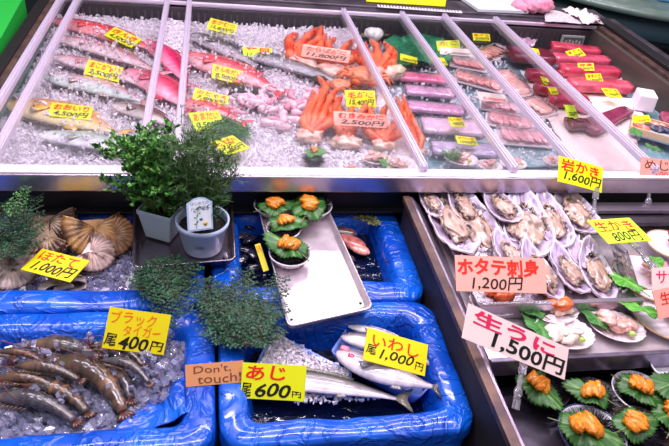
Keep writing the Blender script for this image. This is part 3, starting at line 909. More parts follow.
# ------------------------------------------------------------ oysters
def oyster(label, hinge, tip, wpx, z, tilt=0.0, seed=0, group='rock oysters on the half shell', dark=0.3, body=True, roll=0.0):
    A, L, ang = span(hinge, tip, z)
    mid = (hinge[0]+tip[0])/2, (hinge[1]+tip[1])/2
    W = wpx*m_per_px(*mid, z)*1.5; L *= 1.16
    t = thing('oyster', label, 'oyster', A, (roll, tilt, ang), group)
    NU, NV = 44, 12
    sh = lin('#d8c6d6'); sh2 = lin('#8f7684'); dk = lin('#3c2d30'); pk = lin('#f1c9cf')
    def rim(a):
        # outline of the shell seen from above, narrow at the hinge
        k = 1+0.07*noise.noise(Vector((math.cos(a)*2+seed, math.sin(a)*2, seed*3.1)))+0.035*noise.noise(Vector((math.cos(a)*9, math.sin(a)*9, seed)))
        x = L*.5-L*.5*math.cos(a)*k
        wid = (math.sin(a/2)**0.8 if True else 1)
        y = W*.5*math.sin(a)*(0.55+0.55*(0.5-0.5*math.cos(a)))*k
        return x, y
    cx0 = L*.55
    b = MB()
    def outer(u, v):
        a = 2*PI*u; x, y = rim(a)
        k = v
        px, py = cx0+(x-cx0)*k, y*k
        zz = -0.02*(1-k**2.2)*(W/.07)+0.004*noise.noise(Vector((px*90+seed, py*90, 3)))*k
        fr = 0.005*noise.noise(Vector((math.cos(a)*5, math.sin(a)*5, seed*2.2)))*k
        return Vector((px, py, zz+fr))
    def ocf(u, v):
        n1 = noise.noise(Vector((math.cos(2*PI*u)*6, math.sin(2*PI*u)*6, v*5+seed)))
        lay = abs(math.sin(v*11+n1*2))
        return mix(mix(sh, pk, .5+n1), sh2, lay*.6) if n1 < .25 else mix(sh2, dk, .7)
    b.grid(outer, NU, NV, ocf)
    b.build('outer_shell', M_SHELL, t, thick=0.002)
    b = MB()
    def inner(u, v):
        a = 2*PI*u; x, y = rim(a); k = v*.97
        px, py = cx0+(x-cx0)*k, y*k
        fl = 0.012*max(0, 1-(px/L)*3.2)
        zz = -0.012*(1-k**3)*(W/.07)+0.003+fl+0.0045*noise.noise(Vector((math.cos(a)*5, math.sin(a)*5, seed*2.2)))*k
        return Vector((px, py, zz))
    def icf(u, v):
        n1 = noise.noise(Vector((math.cos(2*PI*u)*4, math.sin(2*PI*u)*4, seed+v)))
        c = mix(lin('#e4d3ea'), lin('#b094c2'), .5+n1)
        if v > .93: c = mix(c, lin('#ffffff'), .5)
        if v > .80 and v < .9 and n1 > .1: c = mix(c, dk, .35)
        return c
    b.grid(inner, NU, NV, icf)
    b.build('inner_shell', M_MEAT, t, thick=0.0015)
    if body:
        # thick pale hinge plate, then mantle and meat
        cr, ol, br = lin('#b8967e'), lin('#6e5442'), lin('#241a1e')
        mcx = L*.63
        def colf(v):
            n1 = noise.noise(v*2.2+Vector((seed, 0, 0)))
            return mix(mix(cr, lin('#d0b0aa'), .5+n1), ol, max(0, n1*2.2-.2))
        m_ = MB(); m_.blob((mcx, 0, .002), (L*.23, W*.23, .012), amp=.35, fr=1.9, n=4, seed=seed, colf=colf)
        meat_ = m_.build('oyster_meat', M_MEAT, t)
        f = MB(); pts = []; rs = []; cs = []
        K = 46
        for i in range(K+1):
            a = 2*PI*i/K
            x, y = rim(a)
            w = 0.53+0.05*math.sin(i*2.4)
            pts.append((mcx+(x-mcx)*w*.98, y*w*1.02, 0.004+.0025*math.sin(i*1.9+seed)))
            rs.append(0.0036*(1+.4*math.sin(i*2.9)))
            n1 = noise.noise(Vector((math.cos(a)*1.3+seed, math.sin(a)*1.3, 5)))
            cs.append(mix(br, lin('#c6a892'), .5+1.2*n1+(0.25-dark)))
        f.tube(pts, rs, 6, cols=cs); f.build('mantle_frill', M_MEAT, meat_)
    return t
OZ = 0.79
OY = [((430, 181), (464, 238), 33, 'oyster nearest the steel side, tip pointing at the white lettered pink card'),
      ((466, 193), (490, 243), 34, 'oyster with a deep dark frilled edge, second from the steel side in the back cluster'),
      ((452, 180), (474, 214), 26, 'oyster behind and between the first two from the steel side'),
      ((470, 176), (508, 196), 26, 'broad lilac oyster shell right behind the back cluster'),
      ((486, 186), (512, 216), 25, 'oyster with orange brown rim behind the large round one'),
      ((518, 186), (536, 240), 38, 'large round oyster with a curled beige body in the centre'),
      ((518, 184), (556, 184), 20, 'domed pinkish oyster shell at the back beneath the case rim'),
      ((540, 190), (562, 234), 26, 'oyster with black edged gills, left of the 1,600 yen card'),
      ((560, 184), (586, 222), 32, 'oyster with a big white flap directly below the 1,600 yen card'),
      ((556, 206), (572, 238), 20, 'small oyster tucked under the one with the big white flap'),
      ((494, 232), (522, 262), 24, 'white backed oyster behind the pink scallop card'),
      ((522, 240), (556, 286), 30, 'oyster of the front row touching the pink card corner'),
      ((552, 244), (580, 284), 26, 'front row oyster with a scalloped beige body'),
      ((586, 238), (606, 284), 30, 'front row oyster at the right end with a plump pink body'),
      ((420, 184), (438, 210), 15, 'dark edged oyster at the far left corner of the steel counter'),
      ((568, 236), (590, 262), 20, 'pale oyster shell wedged between the two right front row oysters'),
      ((500, 204), (520, 232), 20, 'oyster hidden in shadow behind the white backed one')]
for i, (a, b_, w, lb) in enumerate(OY):
    oyster(lb, a, b_, w, OZ+(0.012 if i < 9 and i not in (0, 1) else 0)+.002*(i % 3), tilt=U(.02, .14), seed=i*1.7+.3, roll=U(-.25, .25), body=i not in (3, 6, 15), dark=U(.1, .5))

# ------------------------------------------------------------ shiso leaves, urchins, roe, dishes
def shiso(label, p, r, rz, droop=0.3, seed=0, c='#1d5217', c2='#437c2e', stretch=1.12, tilt=(0, 0), group='green shiso leaves'):
    t = thing('shiso_leaf', label, 'leaf', p, (tilt[0], tilt[1], rz), group)
    NA, NR = 160, 7; a1, a2 = lin(c), lin(c2)
    b = MB()
    def fn(u, v):
        a = 2*PI*u
        base = (1-0.16*abs(math.sin(a))**3)*(1+0.42*max(0, math.cos(a))**9)*(1-.2*max(0, -math.cos(a))**12)
        teeth = 1+0.075*((u*32) % 1.0-.5)*2*(v > .9)
        rr = r*v*base*teeth
        x = math.cos(a)*rr*stretch; y = math.sin(a)*rr
        z = -droop*r*v**2*(.6+.4*math.sin(a*3+seed))+r*.09*math.sin(a*5+seed*2)*v+0.05*r*abs(y/r) 
        return Vector((x, y, z))
    def cf(u, v):
        a = 2*PI*u
        vein = max(0, math.cos(a*12.0+v*2.5))**6
        mid = 1 if abs(math.sin(a))*v < .05 else 0
        return mix(mix(a1, a2, .3+.3*noise.noise(Vector((math.cos(a)*2, math.sin(a)*2, seed)))), mix(a2, (.6, .8, .4), .3), max(vein*.55, mid*.7))
    b.grid(fn, NA, NR, cf)
    b.build('leaf_blade', M_LEAF, t, thick=0.0007)
    s = MB(mix(a2, (.5, .3, .3), .3)); s.tube([(-r*.85, 0, -droop*r*.5), (-r*1.15, 0.002, -droop*r*.7), (-r*1.35, .004, -droop*r*.9)], [.0014, .0012, .0012], 5)
    s.build('stem', M_LEAF, t)
    return t

def roe(label, p, r, rz, seed=0, c='#f59a20', c2='#d86a0c', group='orange urchin roe portions', lobes=5):
    t = thing('urchin_roe', label, 'sea urchin roe', p, (0, 0, rz), group)
    a1, a2 = lin(c), lin(c2)
    rr = random.Random(seed+11)
    for k in range(lobes):
        a = PI*(k-(lobes-1)/2)/lobes*1.15
        off = r*.42*math.sin(a)
        def colf(v): return mix(a1, a2, .35+.6*noise.noise(v*3+Vector((seed, k, 0)))+.2*(v.z < 0))
        MB().blob((rr.uniform(-.08, .08)*r, off*1.25, r*(.26+.18*math.cos(a))), (r*.78*(.8+.25*math.cos(a)), r*.36, r*.34), (rr.uniform(-.3, .3), rr.uniform(-.3, .3), rr.uniform(-.55, .55)), amp=.32, fr=2.4, n=3, seed=seed+k, colf=colf).build('roe_lobe', M_ROE, t)
    return t

def urchin(label, p, r, group='black spiny urchins', n=520, h=.62, seed=0, ln=.42):
    t = thing('sea_urchin', label, 'sea urchin', p, (0, 0, seed), group)
    b = MB(); b.blob((0, 0, r*h*.6), (r*.72, r*.72, r*h*.62), n=3, amp=.04); b.build('test', M_SPINE, t)
    s = MB(); rr = random.Random(seed+3)
    ga = PI*(3-5**.5)
    for i in range(n):
        z = 1-1.55*(i+.5)/n; q = math.sqrt(max(0, 1-z*z)); a = i*ga
        d = Vector((q*math.cos(a)+rr.uniform(-.16, .16), q*math.sin(a)+rr.uniform(-.16, .16), z*.9+rr.uniform(-.16, .16))).normalized()
        b0 = Vector((d.x*r*.68, d.y*r*.68, r*h*.6+d.z*r*h*.58)); l = r*ln*rr.uniform(.7, 1.15)*(0.75 if d.z > .6 else 1)
        u = d.orthogonal().normalized(); w = d.cross(u); k = r*.022
        s.add([b0+u*k, b0+(-u*.5+w*.87)*k, b0+(-u*.5-w*.87)*k, b0+d*l], [[0, 1, 3], [1, 2, 3], [2, 0, 3]])
    s.build('spines', M_SPINE, t, smooth=False)
    return t

def dish(label, p, r, h=.03, m=None, name='dish', group='urchin dishes', seg=40, rimm=None):
    t = thing(name, label, 'dish', p, 0, group)
    pr = [(0.0001, 0.003), (r*.5, .003), (r*.56, .0), (r*.62, .003), (r*.82, h*.45), (r*.97, h*.9), (r, h), (r*.985, h+.0015), (r*.93, h*.88), (r*.78, h*.45), (r*.6, .008), (.0001, .007)]
    MB().lathe(pr, seg).build('bowl', m or M_WHITE, t)
    pr2 = [(r*.985, h-.0015), (r*1.012, h-.0008), (r*1.015, h+.0015), (r*.985, h+.003), (r*.972, h+.001), (r*.985, h-.0015)]
    MB().lathe(pr2, seg).build('rim', rimm or m or M_WHITE, t)
    return t

M_CLEARDISH = mat('pearl dish', '#cfc2cb', 0.2, coat=0.6)
M_PEARL = mat('cream bowl', '#efe6ee', 0.25, coat=0.5)
def served(cx, cy, rpx, z, uni, rz, where, dishm=M_PEARL, rimm=None, leafr=1.0, withdish=True, seed=0, lift=.045, ur=.98, cl='#24601c', unir=.5, grp='on the steel tray'):
    p = at(cx, cy, z); k = m_per_px(cx, cy, z); r = rpx*k
    if withdish: dish('round urchin dish '+where, p, r, r*.55, dishm, rimm=rimm, group='dishes '+grp)
    urchin('black spiny urchin '+where, p+Vector((0, 0, .006 if withdish else 0)), r*ur, seed=seed, group='urchins '+grp)
    zt = p.z+r*.98
    lp = at(uni[0], uni[1]+1, zt)
    shiso('green shiso leaf '+where, lp+Vector((0, 0, .002)), r*.80*leafr, rz, .28, seed, c=cl, group='shiso leaves '+grp)
    roe('orange urchin roe '+where, lp+Vector((0, 0, .000)), r*unir, rz+PI/2+.3, seed, group='roe portions '+grp)

TRZ = 0.735
# central steel tray
def rect_tray(label, quad, z, h=0.018, m=None, group=None):
    ps = [at(*q, z+h) for q in quad]
    c = sum(ps, Vector())/4
    t = thing('metal_tray', label, 'tray', (c.x, c.y, z), 0, group)
    def ring(k, zz, rr=.05):
        o = []
        for i in range(4):
            p = ps[i]-c; a = ps[i-1]-c; b = ps[(i+1) % 4]-c
            la, lb = (a-p).length, (b-p).length; rad = 0.014
            for s in range(7):
                u = s/6*PI/2
                q0 = p+(a-p)/la*rad*(1-math.sin(u))+(b-p)/lb*rad*(1-math.cos(u))
                d = Vector((q0.x, q0.y, 0)); dl = d.length
                o.append(Vector((q0.x-d.x/dl*k, q0.y-d.y/dl*k, zz)))
        return o
    b = MB(); b.loft([ring(.012, 0), ring(.008, .003), ring(.004, h*.8), ring(-.002, h), ring(.002, h+.002), ring(.006, h), ring(.010, h*.7), ring(.016, .004), ring(.022, .003)])
    ts_ = b.build('tray_shell', m or M_TRAY, t, smooth=True)
    for q in (ps[2], ps[3]):
        hm = MB('#101010')
        v = (q-c); v = v*(1-.035/v.length); hm.lathe([(.0001, .0042), (.003, .0042), (.0001, .0043)], 12, (v.x, v.y, 0))
        hm.build('drain_hole', M_BLACK, ts_)
    return t
rect_tray('long steel tray in the middle with four dished urchins at its far end', [(257, 203), (328, 208), (373.5, 308), (288, 327)], TRZ)
UZ = TRZ+.003
for cx, cy, rp, un, rz, wh, sd in [(271, 213, 17.5, (275, 204), .4, 'at the far left corner of the steel tray', 1), (311, 214, 20, (309, 205), 1.2, 'farthest right on the steel tray', 2),
                               (283, 236, 17, (285, 221), .2, 'between the far left and the nearest ones on the steel tray', 3), (289, 262, 20.5, (289, 245), 2.4, 'nearest in the row on the steel tray', 4)]:
    served(cx, cy, rp, UZ, un, rz, wh, seed=sd, cl='#22601f', leafr=1.18, unir=.56)

# lower right urchins
for cx, cy, rp, un, rz, wh, dm, rm, sd, lr in [
        (538, 396, 27, (537, 384), -1.2, 'directly right of the clear card clips', M_BLACK, None, 11, .95),
        (592, 408, 26, (592, 392), 2.6, 'at the back in the middle of the lower shelf', M_BLACK, None, 12, .85),
        (586, 444, 34, (584, 427), -.5, 'in the white dish at the bottom edge of the photo', M_WHITE, mat('navy rim', '#26346e', .25, coat=.5), 13, .9),
        (636, 440, 29, (634, 423), .3, 'in the dark rimmed dish at the bottom right', mat('brown dish', '#4a3628', .3, coat=.5), None, 14, .88),
        (634, 402, 27, (640, 387), -.8, 'in the pale dish below the rightmost plates', M_WHITE, None, 15, .95),
        (676, 432, 27, (674, 412), .9, 'cut off by the right photo edge on the lower shelf', M_WHITE, None, 16, 1.1)]:
    served(cx, cy, rp, T3Z, un, rz, wh, dm, rm, lr, seed=sd, ur=.9, unir=.50, cl='#22581c', grp='on the lower right shelf')
p = at(668, 376, T3Z+.03); dish('empty looking white bowl under the rightmost plates, at the photo edge', p, .045, .025, M_WHITE)
shiso('bright serrated leaf over the white bowl at the right edge', at(672, 384, T3Z+.07), .04, .2, seed=5)

# urchins and garnish in the case
def case_urchin(cx, cy, rp, un, wh, sd):
    p = at(cx, cy, .785); r = rp*m_per_px(cx, cy, .785)
    urchin('black spiny sea urchin on the case ice '+wh, p, r, seed=sd, n=420)
    lp = at(un[0], un[1], .785+r*.95)
    shiso('small green leaf under roe on the case ice '+wh, lp, r*.8, .3, seed=sd, c='#3f9446')
    roe('orange roe on the urchin on the case ice '+wh, lp+Vector((0, 0, .001)), r*.4, .4, sd)
case_urchin(313, 163, 12, (314, 151), 'in front of the crab leg bundle', 21)
shiso('flat green leaf under roe beside the front sill', at(352, 174, .80), .032, .2, .1, 6, c='#2f9440', c2='#56b850')
roe('flat mound of orange roe beside the front sill', at(351, 172, .802), .018, .2, 8, c='#f08030', c2='#e05a20')

# ------------------------------------------------------------ scallop sashimi dishes
def flesh(parent, pts, name='flesh', seed=0, c1='#f3d9cf', c2='#e9b6ad', flat=.6, amp=.35, m=None):
    a1, a2 = lin(c1), lin(c2)
    for i, (x, y, z, r) in enumerate(pts):
        MB().blob((x, y, z), (r, r*.75, r*flat), (U(-.4, .4), U(-.4, .4), U(0, 3)), amp=amp, fr=2.2, n=3, seed=seed+i, colf=lambda v: mix(a1, a2, .5+1.0*noise.noise(v*2+Vector((seed+i, 0, 0))))).build(name, m or M_MEAT, parent)

def scallop_dish(cx, cy, rp, z, where, rz=0, roe_on=False, leaf=None, seed=0, white=True, ell=.78, reddish=False, fc=('#f6e0d6', '#ecc0b4'), kind='scallop'):
    p = at(cx, cy, z); r = rp*m_per_px(cx, cy, z)
    t = thing('served_scallop', 'opened pale '+kind+' '+where, 'scallop', p, (0, 0, rz), 'served shellfish')
    b = MB(); NU, NV = 72, 8
    a1, a2 = lin('#f7eef2'), lin('#dcc4cc')
    b.grid(lambda u, v: Vector((math.cos(2*PI*u)*r*v*(1+.025*math.cos(u*2*PI*20)*(v > .7)), math.sin(2*PI*u)*r*ell*v*(1+.025*math.cos(u*2*PI*20)*(v > .7)), .002+.014*v**3+.0008*math.cos(u*40*PI)*v)), NU, NV, lambda u, v: mix(a1, a2, .5+.5*math.cos(u*40*PI)*v))
    b.build('shell', M_SHELL, t, thick=.002)
    rr = random.Random(seed+50); pts = []
    for k in range(9):
        a = rr.uniform(0, 6.28); q = rr.uniform(0, .55)
        pts.append((math.cos(a)*q*r, math.sin(a)*q*r*ell, .014+rr.uniform(0, .012), r*rr.uniform(.24, .36)))
    flesh(t, pts, 'flesh_slice', seed, *fc, flat=.38, amp=.28)
    if roe_on:
        flesh(t, [(r*.1, -r*.2, .036, r*.36), (r*.38, -r*.1, .032, r*.28), (-r*.25, r*.05, .036, r*.26)], 'orange_roe', seed+5, '#f5823a', '#ee5a2c', .5)
    g = MB('#b5d46a'); g.blob((r*.45, -r*.45*ell, .02), (r*.13, r*.13, r*.1), amp=.3, n=2); g.build('wasabi', M_MEAT, t)
    if leaf:
        shiso('green leaf behind the shellfish '+where, at(*leaf, z+.018), r*.55, rz+2.2, .1, seed, c='#2c8030', tilt=(.25, 0))
    return t
SZ2 = T2Z
scallop_dish(494, 306, 27, SZ2, 'behind the white urchin price card', 0, True, None, 1)
scallop_dish(552, 314, 26, SZ2, 'with orange roe, right of the long pink card', .2, True, (532, 309), 2, fc=('#f7e4da', '#f2b89c'))
scallop_dish(562, 337, 30, SZ2, 'at the front edge by the white card corner', -.2, False, (541, 328), 3, fc=('#f6e6e0', '#e8c4b0'))
scallop_dish(614, 331, 28, SZ2, 'left of the white oval plates on the front edge', -.35, False, (596, 318), 4, fc=('#f2c4b8', '#e6a094'))
def plate(cx, cy, rp, z, label, slices, leaves, seed):
    p = at(cx, cy, z); r = rp*m_per_px(cx, cy, z)
    dish(label, p, r, .016, M_WHITE, name='plate', group='white plates at the right', rimm=mat('gold rim', '#c9a27c', .3))
    t = thing('sashimi', slices[0], 'sashimi', p+Vector((0, 0, .012)), 0, 'sashimi on the white plates')
    rr = random.Random(seed); pts = []
    for k in range(11):
        a = rr.uniform(-1.6, 1.4); q = rr.uniform(.0, .6)
        pts.append((math.cos(a)*q*r, math.sin(a)*q*r, .012+rr.uniform(0, .012), r*rr.uniform(.18, .27)))
    flesh(t, pts, 'slice', seed, slices[1], slices[2], .4)
    for i, (lx, ly, lr, rz, lb) in enumerate(leaves):
        shiso(lb, at(lx, ly, z+.04), lr, rz, .15, seed+i, c='#3f9a2c', c2='#7ccc48', tilt=(.3, .1))
plate(664, 320, 37, SZ2, 'white plate with a tan rim at the right end of the shelf front', ('pink and brown shellfish slices on the front right plate', '#f0c4c0', '#b88078'), [(642, 308, .034, 2.4, 'lime green leaf on the front right plate')], 31)
plate(646, 283, 36, SZ2, 'white plate behind the one at the shelf front', ('coral red slices on the plate below the big leaf', '#f0808c', '#e8b0b8'), [(625, 280, .045, 2.1, 'large bright green leaf in front of the row of oysters')], 33)
plate(668, 250, 24, SZ2+.02, 'white bowl of dark red meat at the right edge', ('dark red meat slices in the bowl at the right edge', '#c03850', '#8c2038'), [(655, 263, .022, .4, 'dark green sprig leaf below the bowl of red meat')], 35)
mb = MB('#e8d4ea')
mb.box((0, 0, .02), (.055, .13, .008), mtx=Euler((0, .5, -.35)).to_matrix())
o = mb.build('translucent_box_lid', M_CLEAR, smooth=False, bevel=.002); o.location = at(620, 268, SZ2+.01); tag(o, 'translucent plastic lid leaning between the oysters and the plates', 'plastic lid')

# in-case served clams beside the sill
for cx, cy, rp, w, lf, sd in [(376, 163, 15, 'on the case ice, left one below the crab legs', (378, 153), 41), (398, 169, 16, 'on the case ice, against the long white rail', (388, 165), 42),
                             (386, 178, 10, 'on the case ice, at the sill, smallest', None, 43), (460, 163, 17, 'on the teal liner in the second section, with a sprig', (452, 156), 44),
                             (488, 170, 13, 'on the teal liner next to the sill, second section', None, 45), (512, 168, 14, 'on the teal liner left of the 1,600 yen card', None, 46), (552, 165, 12, 'on the teal liner hidden by the 1,600 yen card', None, 47)]:
    scallop_dish(cx, cy, rp, .775, w, U(-.3, .3), False, lf, sd, fc=('#f2c4c0', '#e8a0a0'), kind='clam')

# ------------------------------------------------------------ crab
def crab_cluster(label, root, tips, z, wpx, group='crab leg clusters', c1='#e23c0e', c2='#f08a62', claw=True, seed=0, shoulder='#f3ddd0', swell=1.0):
    wpx = wpx*1.55; A = at(*root, z); k = m_per_px(*root, z)
    t = thing('snow_crab', label, 'crab', A, 0, group)
    a1, a2 = lin(c1), lin(c2)
    w = wpx*k/2
    sh = lin(shoulder)
    MB().blob((0, 0, 0), (w*2.6*swell, w*1.7*swell, w*1.2), amp=.5, fr=2.5, n=3, seed=seed, colf=lambda v: mix(sh, a1, .15+.8*noise.noise(v*3))).build('shoulder', M_MEAT, t)
    for i, tp in enumerate(tips):
        pts = [at(*q, z+.018+.004*((i*7) % 3)+(.012 if j in (1,) else 0))-A for j, q in enumerate(tp)]
        full = [Vector((pts[0].x*.0, pts[0].y*.0, .004))]+pts
        P = []; Rr = []; C = []
        S = 5
        for s in range(len(full)-1):
            for q in range(S):
                u = q/S
                P.append(full[s].lerp(full[s+1], u))
                g = (s+u)/(len(full)-1)
                Rr.append(w*(1.0-.55*g)*(1.12 if q == 0 else (.86 if q == S-1 else 1.0)))
                C.append(mix(a2, a1, .25 if q == 0 else (.9 if q < 4 else .6)))
        P.append(full[-1]); Rr.append(w*.22); C.append(lin('#8a3418'))
        b = MB(); n = 8
        b.tube(P, Rr, n)
        cs = []
        for ii in range(len(P)):
            for j in range(n):
                cs.append(mix(C[ii], a2, .0 if j < 5 else .5))
        b.c = cs
        for ii in range(2, len(P)-2, 2):
            b.color(a1).blob(P[ii]+Vector((U(-1, 1)*w*.7, U(-1, 1)*w*.5, w*.55)), (w*.16, w*.16, w*.3), n=1)
        b.build('leg', M_CRAB, t)
    return t
CZ = .788
crab_cluster('bundle of long orange crab legs fanning to a white cut end, left of the others', (310, 136), [[(316, 112), (322, 92), (330, 82)], [(308, 118), (316, 98), (312, 90)], [(322, 118), (330, 98), (338, 88)], [(303, 122), (310, 104), (314, 94)], [(328, 124), (336, 106), (342, 96)], [(314, 120), (326, 88), (318, 76)]], CZ, 7.5, seed=1, swell=.9)
crab_cluster('middle bundle of crab legs below the 2,500 yen card with a pale shell end', (346, 142), [[(342, 122), (338, 104), (328, 90)], [(350, 122), (352, 104), (350, 88)], [(356, 124), (364, 108), (372, 96)], [(338, 128), (330, 112), (330, 94)]], CZ, 7, seed=2, c1='#de4a22', swell=1.15)
crab_cluster('right bundle of crab legs ending in a white cut, beside the long rail', (384, 145), [[(374, 128), (370, 110), (376, 96)], [(382, 126), (384, 110), (392, 100)], [(392, 128), (400, 116), (404, 100)], [(368, 132), (362, 122), (366, 108)], [(398, 134), (408, 130), (406, 118)]], CZ, 7, seed=3, swell=.9)
crab_cluster('slender orange legs on the far side of the long rail', (418, 152), [[(410, 132), (404, 114), (396, 96)], [(416, 132), (408, 112), (402, 94)], [(422, 140), (414, 122), (406, 104)]], CZ, 5.5, seed=4, swell=.7)
crab_cluster('vivid orange crab at the back, left of the 11,800 yen card', (300, 66), [[(292, 50), (290, 38), (298, 34)], [(298, 48), (306, 38), (318, 28)], [(306, 50), (318, 40), (322, 26)], [(312, 56), (320, 46), (326, 34)], [(290, 56), (288, 42), (294, 34)]], CZ, 9, seed=5, c1='#e43204', swell=1.3)
crab_cluster('orange crab right of the 11,800 yen card under the glass', (334, 70), [[(340, 56), (346, 46), (354, 40)], [(330, 56), (328, 44), (336, 38)], [(350, 60), (360, 50), (366, 44)], [(322, 62), (318, 52), (326, 42)]], CZ, 8, seed=6, c1='#e23c10', swell=1.1)
crab_cluster('orange crab legs heap to the right of the first long dark rail', (378, 74), [[(370, 58), (364, 48), (358, 42)], [(378, 56), (376, 46), (370, 40)], [(386, 58), (390, 50), (384, 42)], [(392, 64), (394, 54), (390, 46)], [(366, 66), (358, 58), (352, 50)]], CZ, 8, seed=7, c1='#e2420f', swell=1.2)
def crab_body(label, px, r, z, seed):
    p = at(*px, z); rr = r*m_per_px(*px, z)
    t = thing('crab', label, 'crab', p, (0, 0, U(-.5, .5)), 'round crabs')
    a1, a2 = lin('#e87848'), lin('#f0a888')
    MB().blob((0, 0, rr*.3), (rr, rr*.85, rr*.45), amp=.15, fr=3, n=4, seed=seed, colf=lambda v: mix(a1, a2, .5+.9*noise.noise(v*5))).build('carapace', M_CRAB, t)
    for s in (-1, 1):
        for k in range(4):
            a = s*(.5+.45*k)+PI/2
            b = MB('#e67a50'); b.tube([(math.cos(a)*rr*.8, math.sin(a)*rr*.7, rr*.2), (math.cos(a)*rr*1.35, math.sin(a)*rr*1.1, rr*.35), (math.cos(a+s*.2)*rr*1.8, math.sin(a+s*.2)*rr*1.5, .0)], [rr*.14, rr*.11, rr*.03], 7)
            b.build('leg', M_CRAB, t)
        c = MB('#e06a3c'); c.blob((s*rr*.5, -rr*1.0, rr*.25), (rr*.3, rr*.18, rr*.16), (0, 0, s*.5), n=2, amp=.2); c.build('claw', M_CRAB, t)
    return t
crab_body('round orange crab above the 15,400 yen card', (364, 80), 17, CZ+.012, 3)
crab_body('round hairy crab left of the 15,400 yen card', (340, 88), 11, CZ, 4)
def lump(name, label, cat, px, r, z, c1, c2, seed=0, group=None, m=None, amp=.4, parts=3, partname='lobe', flat=.5):
    p = at(*px, z); rr = r*m_per_px(*px, z)
    t = thing(name, label, cat, p, (0, 0, U(0, 3)), group)
    rg = random.Random(seed)
    flesh(t, [(rg.uniform(-.5, .5)*rr, rg.uniform(-.5, .5)*rr, rr*.2, rr*rg.uniform(.5, .75)) for _ in range(parts)], partname, seed, c1, c2, flat, amp, m)
    return t
lump('white_squid', 'rounded white squid lump behind the orange crab heap', 'squid', (378, 36), 13, CZ+.01, '#f5f1f2', '#dfdfe0', 3, amp=.15, parts=4, partname='body', flat=.7)
lump('crab_meat', 'pale crab meat between the crab heap and the green bag', 'crab meat', (392, 72), 12, CZ, '#f0e4cc', '#d8c0a0', 5, amp=.5)
lump('crab_meat', 'pale crab meat in front of the 11,800 yen card', 'crab meat', (345, 72), 9, CZ, '#f0dcd4', '#e0b8a8', 6, amp=.5)
lump('fish', 'dark brown fish showing its head left of the round orange crab', 'fish', (322, 80), 11, CZ, '#5a4238', '#332824', 7, amp=.3, parts=3, partname='head')

# pink shrimp heap in the middle of the ice
for i in range(46):
    u = i/46
    cx_ = 238+82*rng.random(); cy_ = 92+30*rng.random()
    if cx_ < 262 and cy_ > 108: cy_ -= 12
    lbl = 'small translucent pink shrimp scattered on the ice left of the crab legs'
    A = at(cx_, cy_, .795)
    t = thing('pink_shrimp', lbl, 'shrimp', A, (U(-.4, .4), U(-.2, .2), U(0, 6.28)), 'pink shrimp on the ice')
    L = U(.05, .075)
    P = [Vector((math.cos(q*.2)*L*.5, math.sin(q*.2)*L*.5, 0)) for q in range(10)]
    b = MB('#f8cfdf' if i % 3 else '#f2a0b8'); b.tube(P, [.004, .010, .0125, .012, .011, .0095, .008, .0065, .005, .002], 10); b.build('body', M_MEAT, t)
    b = MB('#ec6a80'); b.blob(P[-1], (.007, .003, .0012), (0, 0, 1.5), n=1); b.build('tail', M_MEAT, t)

# ------------------------------------------------------------ fillets and tuna
def rslab(mb, L, W, Hh, seed=0, wob=.05, cf=None, n=18, taper=0.0):
    rings = []; cols = []
    N = 16
    for i in range(N+1):
        u = i/N; e = min(1, math.sin(min(u, 1-u)*PI*1.0+.1)*4+.45)
        e = min(1.0, e)*(1-taper*u)
        r = []; cc = []
        for j in range(n):
            a = 2*PI*j/n
            ca, sa = math.cos(a), math.sin(a)
            y = math.copysign(abs(ca)**.38, ca)*W/2*e; z = math.copysign(abs(sa)**.5, sa)*Hh/2*min(1, e+.15)
            k = 1+wob*noise.noise(Vector((u*4, ca*1.5, sa*1.5+seed*3)))
            r.append(Vector(((u-.5)*L, y*k, z*k+Hh/2))); cc.append(cf(u, ca, sa) if cf else mb.cc)
        rings.append(r); cols.append(cc)
    mb.loft(rings, cols=cols)

def block(name, label, cat, p0, p1, wpx, z, h, c1, c2, group=None, seed=0, stripe=None, film=False, wob=.06, taper=0.0):
    if name == 'squid_fillet': wpx *= 1.3; h *= .6
    if name == 'tuna_block': wpx *= 1.22
    A, L, ang = span(p0, p1, z)
    mid = ((p0[0]+p1[0])/2, (p0[1]+p1[1])/2)
    W = wpx*m_per_px(*mid, z)*1.15
    c = at(*mid, z)
    t = thing(name, label, cat, c, (0, 0, ang), group)
    a1, a2 = lin(c1), lin(c2)
    def cf(u, ca, sa):
        k = .5+.9*noise.noise(Vector((u*5, ca*2, sa*2+seed)))
        if stripe and sa > .2 and abs(ca) < .35: return mix(mix(a1, a2, k), lin(stripe), .6)
        return mix(a1, a2, k)
    b = MB(); rslab(b, L, W, h, seed, wob, cf, taper=taper); b.build('flesh', M_MEAT, t)
    if film:
        b = MB(); rslab(b, L*1.08, W*1.14, h*1.18, seed+1, .05); b.build('plastic_wrap', M_FILM, t)
    return t
G1 = 'long pink fillets in the second section'
KZ = .765
for i, (a, b_, w, c1, c2, lb) in enumerate([((398, 78), (446, 82), 12, '#e8649a', '#f090b4', 'deep pink fillet at the back of the stack'),
        ((406, 92), (452, 96), 12, '#efbcd4', '#dcb0d4', 'lilac pink fillet second from the back'),
        ((408, 108), (462, 113), 13, '#ecb4d0', '#d8a4cc', 'lilac pink fillet third from the back, above the two small yellow cards'),
        ((422, 127), (482, 131), 20, '#ecccdc', '#dcb8d2', 'wide pale pink fillet under the two small yellow cards'),
        ((432, 150), (494, 154), 15, '#d8c4dc', '#9c8cb4', 'greyish lilac fillet nearest the sill')]):
    block('squid_fillet', lb, 'fillet', a, b_, w, KZ, .026, c1, c2, G1, i, film=True)
